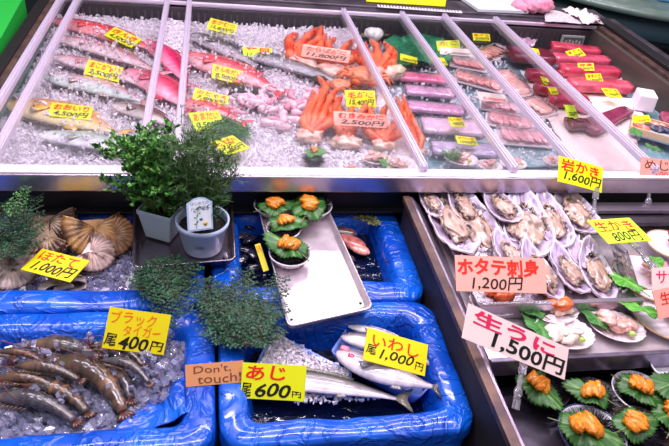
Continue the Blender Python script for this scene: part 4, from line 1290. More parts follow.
# right of rail: salmon toned packs
G2 = 'salmon pink fillets in the third section'
for i, (a, b_, w, c1, c2, lb) in enumerate([((452, 64), (484, 70), 9, '#f09a94', '#e8605c', 'coral fillet below the lime card'),
        ((456, 78), (500, 90), 11, '#f2a49a', '#ea7068', 'coral fillet behind the pale pink card'),
        ((482, 106), (516, 112), 11, '#e89aa8', '#f0b8c0', 'dusty pink fillet in front of the pale pink card'),
        ((488, 120), (530, 128), 14, '#ea9aa0', '#dc7088', 'rosy fillet, third from the sill beneath the rail'),
        ((500, 138), (548, 142), 15, '#ea7c90', '#e0a0b4', 'strong pink fillet nearest the teal liner corner'),
        ((478, 60), (500, 52), 11, '#f08a60', '#f5b8a0', 'orange salmon piece at the back under the small yellow card'),
        ((502, 76), (522, 96), 11, '#f6a08c', '#f4c8bc', 'light salmon slice pack right of the fourth rail'),
        ((528, 104), (548, 116), 12, '#f49c88', '#f0c0b4', 'light salmon slice pack behind the teal liner')]):
    A_, L_, ang_ = span(a, b_, KZ)
    mid_ = ((a[0]+b_[0])/2, (a[1]+b_[1])/2); W_ = w*1.7*m_per_px(*mid_, KZ)
    t = thing('salmon_pack', lb, 'fillet', at(*mid_, KZ), (0, 0, ang_), G2)
    MB().box((0, 0, .003), (L_*1.1, W_*1.15, .006), taper=1.05).build('foam_tray', M_FOAM, t, smooth=False, bevel=.002)
    a1_, a2_ = lin(c1), lin(c2)
    for q in range(6):
        u_ = (q+.5)/6-.5
        MB().blob((u_*L_*.9, 0, .014), (L_*.15, W_*.5, .007), (0, .35, U(-.15, .15)), amp=.25, fr=2, n=3, seed=i*7+q, colf=lambda v: mix(mix(a1_, a2_, .5+noise.noise(v*2+Vector((i, q, 0)))), lin('#fbe6e2'), .6 if abs(math.sin(v.y*9)) > .86 else .1)).build('salmon_slice', M_MEAT, t)
    b = MB(); rslab(b, L_*1.1, W_*1.15, .028, i, .05); b.build('plastic_wrap', M_FILM, t)
# tuna
G3 = 'tuna blocks at the right'
TZ2 = .775
for i, (a, b_, w, c1, c2, lb) in enumerate([((550, 51), (597, 57), 12, '#b02440', '#cf4c66', 'pinkish red tuna block at the back with a yellow card on top'),
        ((552, 63), (606, 66), 11, '#bd3450', '#dc6480', 'second red tuna block from the back'),
        ((560, 74), (616, 77), 13, '#b82c48', '#d24e68', 'third red tuna block from the back, with a bright card'),
        ((568, 89), (628, 92), 14, '#cc4058', '#e06c80', 'nearest long pink red tuna block, beside the white foam box'),
        ((508, 58), (550, 62), 22, '#5a1428', '#7e1c38', 'very dark red wide tuna slab behind the rightmost rail'),
        ((526, 79), (558, 81), 11, '#941838', '#b42a50', 'dark crimson tuna block left of the rightmost rail'),
        ((534, 92), (566, 95), 12, '#8c1434', '#b02448', 'dark crimson tuna block in front of the first crimson one'),
        ((548, 104), (584, 106), 13, '#9c1c40', '#bc3058', 'dark crimson tuna block, with a card at its end by the rail'),
        ((572, 108), (588, 113), 9, '#b03458', '#cc5878', 'small round dark pink piece touching the rail')]):
    block('tuna_block', lb, 'tuna', a, b_, w, TZ2, .035, c1, c2, G3, i+30, wob=.05)
block('tuna_steak', 'dark pink pointed tuna steak in front of the foam box', 'tuna', (586, 131), (628, 112), 22, TZ2, .02, '#9a3c5c', '#7a2848', None, 50, taper=.4)
block('tuna_steak', 'dark brown red cut below the small lime card at the rail', 'tuna', (566, 127), (592, 128), 15, TZ2, .022, '#7a2038', '#4c1424', None, 51, wob=.3)
# white paper sheets under the tuna
def sheet(name, label, cat, quad, z, m, group=None, wob=.004, seed=0, thick=.0012):
    ps = [at(*q, z) for q in quad]; c = sum(ps, Vector())/4
    b = MB()
    def fn(u, v):
        p = ps[0].lerp(ps[1], u).lerp(ps[3].lerp(ps[2], u), v)-c
        return Vector((p.x, p.y, wob*noise.noise(Vector((p.x*20, p.y*20, seed)))+wob*.5*noise.noise(Vector((p.x*60, p.y*60, seed)))))
    b.grid(fn, 24, 24)
    o = b.build(name, m, thick=thick); o.location = c
    return tag(o, label, cat, group)
sheet('paper_sheet', 'crumpled pale pink paper under the pointed tuna steak', 'paper', [(520, 70), (622, 76), (644, 172), (578, 171)], .766, M_PAPER, seed=1, wob=.006)
sheet('paper_sheet', 'white paper between the nearest tuna block and the foam box', 'paper', [(584, 98), (634, 98), (646, 118), (592, 116)], .774, M_FOAM, seed=2)
sheet('teal_liner_sheet', 'teal wet plastic liner showing between fillets near the sill', 'liner', [(470, 106), (524, 100), (566, 166), (450, 170)], .757, M_TEAL, seed=3)
b = MB().box((0, 0, .03), (.062, .075, .055), taper=.94); o = b.build('foam_box', M_FOAM, smooth=False, bevel=.004); o.location = at(641, 108, .775); o.rotation_euler.z = R(-20); tag(o, 'small white foam box right of the tuna blocks', 'foam box')

# sashimi boat tray
tp = at(652, 135, .775)
t = thing('sashimi_tray', 'pale sashimi tray with salmon and silver fish at the right end of the case', 'tray', tp, (0, 0, R(-35)))
MB().box((0, 0, .008), (.13, .10, .012), taper=1.08).build('tray_base', M_WHITEPL, t, smooth=False, bevel=.003)
mb = MB('#d8b898'); mb.box((0, .052, .02), (.14, .006, .02)); mb.box((0, -.052, .02), (.14, .006, .02)); mb.box((-.07, 0, .02), (.006, .1, .02)); mb.build('tray_wall', M_PAINT, t, smooth=False)
flesh(t, [(-.045, -.02, .02, .018), (-.03, -.03, .024, .016)], 'salmon_slice', 3, '#f58a68', '#f06a50')
flesh(t, [(.0+.016*k, .01+.004*k, .022, .02) for k in range(3)], 'silver_fish_slice', 9, '#5a5a74', '#2e3048', .35)
flesh(t, [(-.02+.02*k, .035, .022, .013) for k in range(3)], 'prawn_slice', 14, '#f5c0a8', '#f09080')
shiso('green leaf at the left end of the sashimi tray', at(636, 132, .81), .022, 1.0, .1, 3, c='#2c8a34')
shiso('curly green leaf at the front of the sashimi tray', at(655, 148, .81), .02, 2.0, .2, 4, c='#1f6a34')
block('fish_fillet', 'purplish pink fillet pressed against the right case frame', 'fillet', (664, 118), (672, 136), 12, .775, .025, '#c05878', '#8a3850', None, 61)

# green bag etc beneath the glass
sheet('green_bag', 'green plastic sheet lying behind the pink fillets', 'plastic sheet', [(384, 40), (436, 26), (452, 60), (386, 66)], .79, mat('green sheet', '#1f8a5c', .25, coat=.5, c2='#0f6040', vscale=20, bump=('wrinkle', 20, .6, .006)), wob=.02, seed=8)
sheet('painted_sign_reflection', 'yellowish painted reflection of the yellow sign, behind the white squid', 'plastic sheet', [(355, 18), (420, 22), (424, 34), (360, 36)], .785, mat('olive sign reflection', '#8a8450', .35, c2='#5c4038', vscale=16), wob=.012, seed=9)  # added sheet, coloured to imitate the yellow sign reflected in the glass
sheet('dark_seaweed', 'dark strip of seaweed along the back of the ice', 'seaweed', [(270, 18), (340, 22), (336, 32), (268, 27)], .785, mat('seaweed', '#2c2a2c', .4, c2='#4a464c', vscale=30), wob=.012, seed=10)

# ------------------------------------------------------------ potted herbs
rect_tray('steel tray under the two potted herbs', [(134, 200), (232, 196), (236, 260), (133, 268)], .735, m=mat('dark tray steel', '#9c8f9a', .2, .9, c2='#6f6470', vscale=8))
def pot(label, px, r, h, z, m, square=False):
    p = at(*px, z)
    t = thing('plant_pot', label, 'pot', p, (0, 0, R(20 if square else 0)))
    n = 4 if square else 40
    b = MB()
    k = 1.25 if square else 1
    b.lathe([(.0001, .001), (r*.74*k, .001), (r*.76*k, .004), (r*.98*k, h-.012), (r*1.03*k, h-.011), (r*1.05*k, h), (r*.97*k, h), (r*.95*k, h-.012), (r*.9*k, h-.02)], n)
    b.build('pot_wall', m, t, smooth=not square, bevel=.004 if square else 0)
    MB().lathe([(.0001, h-.018), (r*.92*k, h-.018)], n).build('soil', M_SOIL, t)
    return t, p
potA, pA = pot('round white plastic pot with a printed care card, right of the other pot', (203, 247), .053, .075, .742, M_WHITEPL)
potB, pB = pot('white square pot half behind the round pot', (164, 233), .042, .075, .742, mat('grey white pot', '#a9bcc0', .4), True)
mb = MB('#5a6070')
for k in range(9): mb.box((-.009+k*.0022, -.0, 0), (.0011 if k % 2 else .0006, .001, .007))
o = mb.build('barcode', M_PAINT, potA, smooth=False); o.location = (-.006, -.0475, .034); o.rotation_euler = (R(-10), 0, 0)
# care card
n, P_, a_, b_ = solve_plane([(186, 200), (212, 197), (213, 229), (188, 232)], .872, 65)
uxx = a_.normalized(); uyy = (b_-uxx*b_.dot(uxx)).normalized(); uzz = uxx.cross(uyy)
tc = thing('care_card', 'arched white and pale blue care card with small plant drawings in the round pot', 'care card', P_, tuple(Matrix((uxx, uyy, uzz)).transposed().to_euler()))
w_, h_ = a_.length/2, b_.length/2
def card_ol(k=1): return [(-w_*k, -h_), (w_*k, -h_), (w_*k, h_*.75), (w_*.75*k, h_*.85), (w_*.5*k, h_*1.0), (0, h_*1.08), (-w_*.5*k, h_*1.0), (-w_*.75*k, h_*.85), (-w_*k, h_*.75)]
b = MB(); b.slab(card_ol(), -.001, 0); b.build('card', mat('pale blue card', '#b8d2ef', .4), tc, smooth=False)
b = MB(); b.slab([(x*.86, y*.9) for x, y in card_ol()], 0.0002, .0006); b.build('card_face', mat('white card face', '#eef3fa', .4), tc, smooth=False)
for txt, v0, v1 in (('はじめての', .10, .19), ('ハーブ栽培', .24, .38)):
    tv, tf = text_mesh(txt, .0, 0)
    MB().add([(-w_*.7+1.4*w_*p[0], h_-2*h_*(v1-(v1-v0)*p[1]), .001) for p in tv], tf).build('lettering', mat('blue grey ink', '#44608c', .5), tc, smooth=False)
b = MB('#4a8a50')
for k in range(9):
    b.blob((-w_*.4+w_*.16*(k % 3)*1.2, -h_*.55+h_*.13*k, .001), (.0028, .0014, .0005), (0, 0, k), n=1)
b.tube([(-w_*.3, -h_*.85, .001), (-w_*.25, -h_*.2, .001), (-w_*.1, h_*.45, .001)], .0005, 4)
b.build('leaf_drawing', M_PAINT, tc)
b = MB('#e0b020'); b.blob((w_*.4, -h_*.6, .001), (.005, .005, .0006), n=1); b.color('#3a4a70'); b.blob((w_*.1, -h_*.3, .001), (.003, .003, .0006), n=1); b.build('flower_drawing', M_PAINT, tc)

def leafquad(mb, p, d, l, w, up=None):
    d = d.normalized(); s = d.cross(Vector((U(-1, 1), U(-1, 1), U(.2, 1)))).normalized()*w/2
    nn = d.cross(s).normalized()*w*.25
    mb.add([p, p+d*l*.5+s+nn, p+d*l, p+d*l*.5-s+nn], [[0, 1, 2], [0, 2, 3]])

def herb(label, base, nst, height, spread, leafl, leafw, cols, kind, seed, lean=(0, 0)):
    global rng
    r0 = rng; rng = random.Random(seed)
    t = thing('potted_herb', label, 'herb plant', base, 0)
    st = MB('#6f8a3c'); lf = MB()
    cl = [lin(c) for c in cols]
    for i in range(nst):
        a = U(0, 6.28); q = U(.2, 1)
        h = height*U(.35, 1.08)
        top = Vector((math.cos(a)*spread*q+lean[0], math.sin(a)*spread*q*.75+lean[1], h*(1-.25*q)))
        b0 = Vector((math.cos(a)*.018, math.sin(a)*.018, 0))
        pts = [b0.lerp(top, u)+Vector((0, 0, math.sin(u*PI)*h*.18))+Vector((U(-1, 1), U(-1, 1), 0))*.004 for u in [k/8 for k in range(9)]]
        st.tube(pts, [.0016-.0011*k/8 for k in range(9)], 5)
        for k in range(2, 9):
            nb = 3 if kind == 'dill' else 3
            for _ in range(nb):
                dd = Vector((U(-1, 1), U(-1, 1), U(-.1, .9))).normalized()
                l = U(.018, .042) if kind == 'dill' else U(.012, .03)
                p0 = pts[k]; p1 = p0+dd*l
                st.tube([p0, p1], [.0007, .0004], 3)
                if kind == 'dill':
                    for m_ in range(9):
                        lf.cc = cl[rng.randrange(len(cl))]
                        for sgn in (-1, 1):
                            pp = p0.lerp(p1, m_/8); e = (dd+Vector((U(-1, 1), U(-1, 1), U(-.6, .8)))*.9)
                            leafquad(lf, pp, e, leafl*U(.6, 1.2), leafw)
                else:
                    for m_ in range(7):
                        lf.cc = cl[rng.randrange(len(cl))]
                        pp = p0.lerp(p1, .35+.65*m_/6)
                        leafquad(lf, pp, dd+Vector((U(-1, 1), U(-1, 1), U(-.4, .6))), leafl*U(.6, 1.2), leafw*U(.7, 1.2))
    st.build('stems', M_LEAF, t)
    lf.build('foliage', M_LEAF, t, smooth=False)
    rng = r0
    return t
herb('feathery dark green herb growing in the round white pot', pA+Vector((0, 0, .058)), 32, .225, .085, .011, .0016, ['#24502a', '#356a34', '#1a3c22', '#4c7c42'], 'dill', 3, (0.0, .02))
herb('broad leaved light green herb growing in the square pot', pB+Vector((0, 0, .058)), 36, .185, .11, .013, .009, ['#35702c', '#569a3c', '#265a24', '#78b050'], 'parsley', 4, (-.015, .02))
# tall thin stems
for px0, px1, lb in (((192, 210), (181, 108), 'tall bare stem rising beside the left one of the two white rails'), ((212, 205), (214, 128), 'tall feathery stem at the right of the herb pots')):
    A = at(*px0, .86); B = at(*px1, .97)
    st = MB('#4a4a38'); pts = [Vector((0, 0, 0)).lerp(B-A, k/10)+Vector((math.sin(k*1.3)*.002, 0, 0)) for k in range(11)]
    t = thing('herb_stem', lb, 'herb stem', A, 0)
    st.tube(pts, [.0018-.0012*k/10 for k in range(11)], 5); st.build('stem', M_LEAF, t)
    lf = MB('#4d7a48')
    for p in pts[2:]:
        for _ in range(10): leafquad(lf, p+Vector((U(-1, 1), U(-1, 1), U(-1, 1)))*.004, Vector((U(-1, 1), U(-1, 1), U(0, 1))), U(.006, .018), .0016)
    lf.build('leaves', M_LEAF, t, smooth=False)

# ------------------------------------------------------------ cypress sprigs
def sprig(label, p0, p1, z, cols=('#1f4434', '#2c5a40', '#3a6c48'), w=.5, z1=None, group='cypress sprigs', seed=0, dense=1):
    global rng
    r0 = rng; rng = random.Random(seed+77)
    A = at(*p0, z); B = at(*p1, z1 if z1 is not None else z); L = (B-A).length; d = (B-A).normalized()
    t = thing('cypress_sprig', label, 'sprig', A, 0, group)
    s = d.cross(Vector((0, 0, 1))).normalized()
    cl = [lin(c) for c in cols]
    st = MB('#4a4030'); lf = MB()
    def frond(o, dr, l, lev):
        n = max(3, int(l/.0085))
        e = o+dr*l
        st.tube([o, e], [.0012/(lev+1), .0004], 3)
        sd = dr.cross(Vector((U(-.15, .15), U(-.15, .15), 1))).normalized()
        for k in range(n):
            u = (k+.5)/n; p = o.lerp(e, u)
            for sg in (-1, 1):
                dd = (dr*.75+sd*sg*.8+Vector((0, 0, U(-.15, .25)))).normalized()
                ll = l*(.42 if lev == 0 else .36)*(1-u*.75)*U(.8, 1.1)
                if lev < 2 and ll > .013: frond(p, dd, ll, lev+1)
                else:
                    lf.cc = cl[rng.randrange(len(cl))]
                    leafquad(lf, p, dd, max(ll*.9, .006), .003)
            lf.cc = cl[rng.randrange(len(cl))]
            leafquad(lf, p, dr, .007, .003)
    for k in range(dense):
        aa = (k-(dense-1)/2)*.42
        dr = (d*math.cos(aa)+s*math.sin(aa)+Vector((0, 0, .06*k))).normalized()
        frond(Vector((0, 0, .004*k)), dr, L*(1-.12*abs(aa)), 0)
    st.build('twig', M_LEAF, t); lf.build('foliage', M_LEAF, t, smooth=False)
    rng = r0
    return t
sp = [((150, 262), (206, 312), .745, 'sprig draped over the tub corner right of the fan scallops', 2), ((136, 292), (192, 262), .745, 'sprig lying on the blue rim between the fan scallops and prawns', 2),
      ((176, 300), (140, 268), .75, 'sprig pointing back left under the herb tray', 2), ((240, 345), (224, 276), .745, 'sprig standing straight back from the horse mackerel tray', 2),
      ((246, 350), (262, 278), .75, 'sprig fanning right beside the long steel tray', 2), ((232, 322), (206, 288), .75, 'small sprig right of the black tiger price card', 2),
      ((262, 340), (236, 300), .755, 'top layer sprig in the big clump left of the long tray', 2), ((200, 318), (232, 284), .74, 'sprig bridging the gap between the two clumps', 1), ((168, 330), (158, 292), .74, 'sprig behind the black tiger card, reaching the prawns', 1),
      ((8, 262), (20, 200), .75, 'sprig at the left photo edge beside the scallops', 2), ((-6, 240), (28, 206), .77, 'upper sprig at the left photo edge', 2), ((10, 220), (26, 186), .80, 'bright tipped sprig touching the front rim of the case at the left', 1)]
for i, (a, b_, z, lb, dn) in enumerate(sp):
    sprig('dark green cypress '+lb, a, b_, z, seed=i, z1=z+(.03 if i in (9, 10, 11) else 0), dense=dn, cols=('#1c5034', '#2c6c46', '#143c28') if i < 11 else ('#2f7a34', '#4a9a3c', '#246030'))
sprig('yellow green seaweed tuft on the rim of the right blue tub', (352, 212), (388, 226), .71, cols=('#8a9438', '#6c7a2c', '#a8a850'), seed=40, dense=3, group=None)
sprig('dark seaweed tuft behind the long steel tray', (334, 212), (362, 198), .72, cols=('#4a4c28', '#33361c', '#5c5c34'), seed=41, dense=2, group=None)
for (a, b_, lb, s_) in [((456, 160), (452, 148), 'tiny green sprig on the clam in the second section', 50), ((236, 120), (216, 152), 'feathery green sprig under the two yellow cards left of the ice', 51)]:
    sprig(lb, a, b_, .80, cols=('#3f8a3c', '#5aa850', '#2c6a30'), seed=s_, dense=2, group=None)

# ------------------------------------------------------------ price cards
def dual(n1, p1, **k): return L2(n1, p1, **k)
KH = .815
small = 'small yellow price cards in the case'
cards = [
 ([(114, 27), (143, 39), (130, 48), (105, 35)], KH, M_YEL, L2('きんき', '4,500円'), 'yellow price card on the bright red fish', 30),
 ([(88, 59), (124, 68), (118, 82), (84, 74)], KH, M_YEL, L2('まこがれい', '2,500円'), 'yellow price card on the rosy fish in the middle of the left ice', 30),
 ([(51.5, 102), (93, 107), (90, 120), (48, 116)], KH+.01, M_YEL, L2('おおいり', '4,500円'), 'yellow price card on the orange yellow fish', 35),
 ([(211, 18), (237.5, 24.6), (234, 35.6), (206, 28)], KH, M_YEL, L2('あかむつ', '15,800円'), 'yellow price card farthest back beside the rail of the widest lid', 30),
 ([(242, 46.5), (271, 48), (274, 58), (244, 57)], KH, M_LIME, L2('平目', '11,500円'), 'yellow price card on the long dark grey fish', 30),
 ([(213, 64), (243, 71), (242.5, 85), (211.5, 77.5)], KH, M_YEL, L2('きんめだい', '8,900円'), 'yellow price card on the rose red fish', 35),
 ([(195.5, 88), (229, 96), (226.5, 107.5), (192, 98)], KH, M_YEL, L2('のどぐろ', '7,800円'), 'yellow price card directly below the one on the rose red fish', 30),
 ([(188, 113), (218, 110), (226, 128), (196, 131)], KH+.01, M_LIME, L2('あまだい', '3,500円', mtop=M_ORINK), 'lime price card among the herb tips beside the coral fish', 40),
 ([(208, 142), (232, 136), (251, 147), (229, 155)], KH, M_YEL, L2('いか', '1,200円', mtop=M_ORINK), 'yellow price card lying on bare ice right of the herb tips', 20),
 ([(303, 44), (351, 51), (348, 63), (301, 56)], KH+.026, M_PEACH, L2('たらばがに', '11,800円'), 'peach price card reading 11,800 yen on the orange crab', 45),
 ([(344, 90), (375, 91), (376, 107), (347, 107)], KH+.026, M_YEL, L2('毛がに', '15,400円'), 'yellow price card reading 15,400 yen among the crab legs', 45),
 ([(333, 112), (387, 114), (388, 129.5), (335, 123.5)], KH+.026, M_PEACH, L2('むきみかに', '2,500円'), 'peach price card reading 2,500 yen on the crab legs', 45),
 ([(399.6, 53), (418, 58), (417, 63.7), (401, 60)], KH-.01, M_YEL, L2('', '980円'), 'tiny yellow card on the green sheet', 40),
 ([(436, 41), (459, 40), (461, 50), (438, 51)], KH, M_LIME, L2('たこ', ''), 'lime card at the back between the long dark rails', 40),
 ([(439, 47), (481, 50), (479, 57), (441, 54)], KH-.01, M_CARDW, L2('', '1,200円'), 'long white card crossing below the lime card', 40),
 ([(434, 57), (444, 58), (448, 65), (438, 65)], KH-.02, M_YEL, L2('', '80円'), 'tiny yellow card at the rail left of the coral fillets', 30),
 ([(472, 33), (490, 34), (490, 41), (474, 40)], KH, M_YEL, L2('まぐろ', '500円'), 'tiny yellow card above the orange salmon piece', 45),
 ([(448, 117), (461.5, 117.5), (466, 127), (451.5, 126)], KH-.005, M_YEL, L2('いか', '780円'), 'rear one of two tiny yellow cards on the wide pale pink fillet', 30),
 ([(455.5, 135), (475, 138), (478, 145), (458, 144)], KH-.005, M_YEL, L2('やりいか', '1000円'), 'front one of two tiny yellow cards on the wide pale pink fillet', 30),
 ([(475.5, 91), (506, 95), (507, 103), (481, 100)], KH-.01, M_CARDW, L2('', '2,500円', mbot=M_RED), 'pale pink card with red lettering on the coral fillets', 35),
 ([(564.5, 51.6), (580, 48), (585.4, 55), (572.7, 59)], KH+.0, M_YEL, L2('まぐろ', '6,000円'), 'tilted yellow card on the farthest tuna block', 25),
 ([(578, 63), (593, 63), (595, 70.6), (578, 70.6)], KH, M_YEL2, L2('赤身', '3,900円'), 'small yellow card on the second tuna block', 30),
 ([(585, 74), (600.6, 73), (603.7, 83), (588, 83)], KH, M_YEL2, L2('本まぐろ', '4,500円'), 'small yellow card on the third tuna block', 30),
 ([(601, 87.7), (617, 89.5), (622, 97), (607, 96.6)], KH, M_YEL, L2('中とろ', '7,000円'), 'yellow card on the nearest long tuna block', 25),
 ([(530.8, 48), (538.4, 49), (540.4, 56), (534.6, 54.6)], KH, M_YEL, L2('', '900円'), 'tiny yellow card on the very dark red tuna slab', 25),
 ([(541, 75.5), (547, 79), (552, 86), (543.5, 84)], KH, M_YEL, L2('', '900円'), 'tiny slanting yellow card touching the rail behind the others', 20),
 ([(547, 87), (556, 87.7), (560, 95), (552, 94)], KH, M_YEL, L2('', '800円'), 'tiny yellow card on the crimson tuna block', 20),
 ([(565, 105), (573, 104.7), (580, 118), (568, 117)], KH, M_LIME, L2('', '700円'), 'small lime card standing against the rail near the tuna steak', 50),
 ([(632, 116), (649, 115), (651, 121.6), (634, 123)], KH-.005, M_YEL, L2('', '1,500円', mbot=M_ORINK), 'yellow label on the sashimi tray', 30),
]
for cs, z, m_, ln, lb, pr_ in cards:
    price_card(cs, z, m_, ln, lb, prior=pr_)

def big(txts):
    return [(t_, m_, u0, v0, u1, v1, w_, s_, nm) for (t_, m_, u0, v0, u1, v1, w_, s_, nm) in txts]
NL, PL = 'name_lettering', 'price_lettering'
price_card([(560, 156.4), (604.5, 167), (602, 193.5), (558.7, 180)], .87, M_YEL, [('岩かき', M_RED, .04, .04, .90, .52, .02, 0, NL), ('1,600円', M_INK, .12, .50, .98, .90, .012, .2, PL)], 'yellow price card for rock oysters reading 1,600 yen', prior=60, holder=.75, bend=-.3)
price_card([(586, 220), (629, 218), (653, 240), (609.5, 244)], .84, M_LIME, [('生かき', M_RED, .06, .06, .90, .52, .015, 0, NL), ('800円', M_INK, .22, .54, .86, .96, .006, .15, PL)], 'yellow price card for raw oysters reading 800 yen', prior=40, holder=.1)
price_card([(454.5, 255), (544.5, 258.5), (547, 293.5), (456.7, 291)], .83, M_PEACH, [('ホタテ刺身', M_RED, .02, .06, .93, .56, .034, 0, NL), ('1,200円', M_INK, .17, .58, .74, .97, .010, .15, PL)], 'long pink price card for scallop sashimi reading 1,200 yen', prior=55, holder=.0)
price_card([(468, 303), (569, 348), (564.5, 380), (463, 338)], .815, M_CARDW, [('生うに', M_PINKINK, .06, .04, .86, .48, .03, 0, NL), ('1,500円', M_INK, .25, .44, .98, .98, .02, .1, PL)], 'white price card for raw sea urchin reading 1,500 yen', prior=60, holder=.18)
price_card([(641, 157), (681, 161), (679, 184), (640, 180.5)], .86, M_PEACH, [('めじ', M_BROWNINK, .1, .08, .7, .5, .0, 0, NL), ('100g', M_RED, .4, .55, .8, .9, 0, 0, PL)], 'pink brown lettered price card at the right photo edge beside the case front', prior=60, holder=-.4)
price_card([(651, 270), (694, 264), (694, 294), (653, 292)], .84, M_CARDW, [('サザエ', M_PINKINK, .1, .1, .95, .6, .01, 0, NL)], 'white card with pink lettering behind the peach card at the right edge', prior=55)
price_card([(649.5, 292), (692, 282), (694, 312), (662, 318)], .82, M_PEACH, [('生だこ', M_RED, .15, .1, 1.0, .55, .015, 0, NL)], 'peach card with red lettering over the front right plate', prior=50)
price_card([(45, 251), (90, 259), (70, 284), (18, 266.6)], .735, M_YEL2, [('ほたて', M_RED, .08, .05, .85, .45, .012, 0, NL), ('1,000円', M_INK, .12, .48, .96, .95, .016, .25, PL)], 'yellow price card for fan scallops reading 1,000 yen', prior=25)
price_card([(111, 308), (172, 314.5), (163, 356), (100.5, 347)], .75, M_YEL2, [('ブラック', M_ORINK, .05, .05, .78, .36, .004, 0, NL), ('タイガー', M_ORINK, .28, .36, .88, .62, .004, 0, NL), ('尾', M_INK, .01, .62, .2, .93, .012, .1, PL), ('400', M_INK, .24, .64, .72, .96, .02, .2, PL), ('円', M_INK, .75, .70, .97, .95, .012, .1, PL)], 'yellow price card above the black tiger prawns reading 400 yen', prior=55, bend=-.2)
price_card([(184, 365), (243, 360.5), (244.5, 382), (187, 387)], .735, M_KRAFT, [("Don't,", M_BROWNINK, .14, .10, .78, .48, -.002, 0, NL), ('touch!', M_BROWNINK, .20, .52, .95, .92, -.002, 0, NL)], "tan card handwritten with the words Don't touch!", prior=45, name='notice_card', cat='notice card')
price_card([(243, 362), (306, 366.5), (305, 401), (240, 398.5)], .735, M_YEL, [('あじ', M_RED, .06, .05, .68, .46, .02, .1, NL), ('尾', M_INK, .0, .56, .16, .96, .012, .1, PL), ('600', M_INK, .22, .54, .78, .93, .02, .25, PL), ('円', M_INK, .80, .74, .94, .92, .01, 0, PL)], 'yellow price card for horse mackerel reading 600 yen', prior=50)
price_card([(367, 329), (428, 343), (425, 378), (363.6, 358)], .745, M_YEL2, [('いわし', M_RED, .10, .12, .86, .50, .01, 0, NL), ('尾', M_INK, .02, .48, .18, .78, .006, .1, PL), ('1,000', M_INK, .24, .52, .80, .86, .010, .25, PL), ('円', M_INK, .82, .64, .96, .90, .008, .1, PL)], 'yellow price card lying on the sardines reading 1,000 yen', prior=35)
price_card([(254.5, 244.5), (261, 243), (268, 270), (263.7, 272)], .742, M_YEL2, [('ひも', M_RED, .1, .05, .9, .3, .01, 0, NL)], 'narrow yellow card wedged along the left edge of the long steel tray', prior=30)
b = MB(); b.slab([(-.05, -.016), (-.03, .0), (.0, .004), (.03, -.0), (.045, -.018), (.035, .026), (-.04, .03)], 0, .003)
o = b.build('black_tag', M_BLACK, smooth=False); o.location = at(245, 94, .80); o.rotation_euler = (R(25), 0, R(-10)); tag(o, 'small black plastic tag on the ice between red fish and shrimp', 'tag')

# ------------------------------------------------------------ things on the back ledge
def flat(name, label, cat, quad, z, h, m, **k):
    ps = [at(*q, z) for q in quad]; c = sum(ps, Vector())/4
    b = MB(); b.slab([(p.x-c.x, p.y-c.y) for p in ps], 0, h)
    o = b.build(name, m, smooth=False, bevel=.001); o.location = c
    return tag(o, label, cat)
LZ = .867
flat('yellow_sign', 'yellow sign lying on the ledge behind the case', 'sign', [(366, -14), (448, -10), (445, 7), (366, 2)], LZ, .004, mat('olive yellow sign', '#d8d420', .4))
t = thing('measuring_strip', 'white strip with small blue ticks along the yellow sign', 'strip', at(420, 9, LZ+.006), (0, 0, R(-2)))
MB().box((0, 0, 0), (.34, .022, .003)).build('strip_base', M_FOAM, t, smooth=False)
b = MB()
for k in range(26): b.box((-.16+k*.0126, 0, .002), (.005, .014 if k % 3 else .02, .0015))
b.build('tick_marks', mat('navy ink', '#26304e', .5), t, smooth=False)
flat('white_board', 'white cutting board on the ledge behind the case', 'board', [(446, -10), (530, -8), (528, 14), (478, 12)], LZ, .012, mat('grey white board', '#cfd3da', .35))
t = thing('pink_towel', 'rolled pink towel on the back ledge', 'towel', at(533, 12, LZ), (0, 0, R(15)))
b = MB('#f0a0b8')
for k in range(4): b.blob((-.02+.02*k, .004*math.sin(k*3), .03+.004*(k % 2)), (.034, .045, .030), (0, .2*k, .3), amp=.45, fr=2.5, n=3, seed=k)
b.blob((-.055, .02, .02), (.03, .045, .02), amp=.4, n=3, seed=9)
b.build('towel_roll', mat('pink cloth', '#ef9fb6', .85, c2='#e48aa6', vscale=40, bump=('noise', 120, .5, .002)), t)
sheet('newspaper', 'newspaper sheet with a red headline on the back ledge', 'newspaper', [(545, 10), (596, 14), (604, 24), (545, 22)], LZ+.004, mat('newsprint', '#d9cdd2', .7, c2='#b3a6b0', vscale=60), wob=.006, seed=20)
sheet('plastic_bag', 'crumpled white plastic bag with a red mark at the end of the ledge', 'plastic bag', [(562, 8), (585, 10), (602, 22), (588, 24)], LZ+.016, M_PAPER, wob=.022, seed=21)
sheet('clear_bag', 'purplish clear bag hanging inside the case by the dark tuna slab', 'plastic bag', [(516, 32), (540, 34), (534, 46), (520, 48)], .80, mat('lilac film', '#a8869c', .2, coat=.6), wob=.02, seed=22)
t = thing('thermometer_panel', 'grey display panel at the back wall above the tuna', 'panel', Vector((at(570, 40, .80).x, BY-.035, .80)), 0)
MB().box((0, 0, 0), (.10, .01, .05)).build('panel_frame', mat('grey panel frame', '#8c8f8c', .4), t, smooth=False, bevel=.002)
MB().box((0, -.006, 0), (.084, .004, .036)).build('panel_face', mat('dark panel face', '#4c5250', .3), t, smooth=False)
b = MB('#9aa09a')
for k in range(5): b.box((-.03+.015*k, -.0085, .004*(k % 2)), (.009, .001, .012))
b.build('panel_digits', M_PAINT, t, smooth=False)

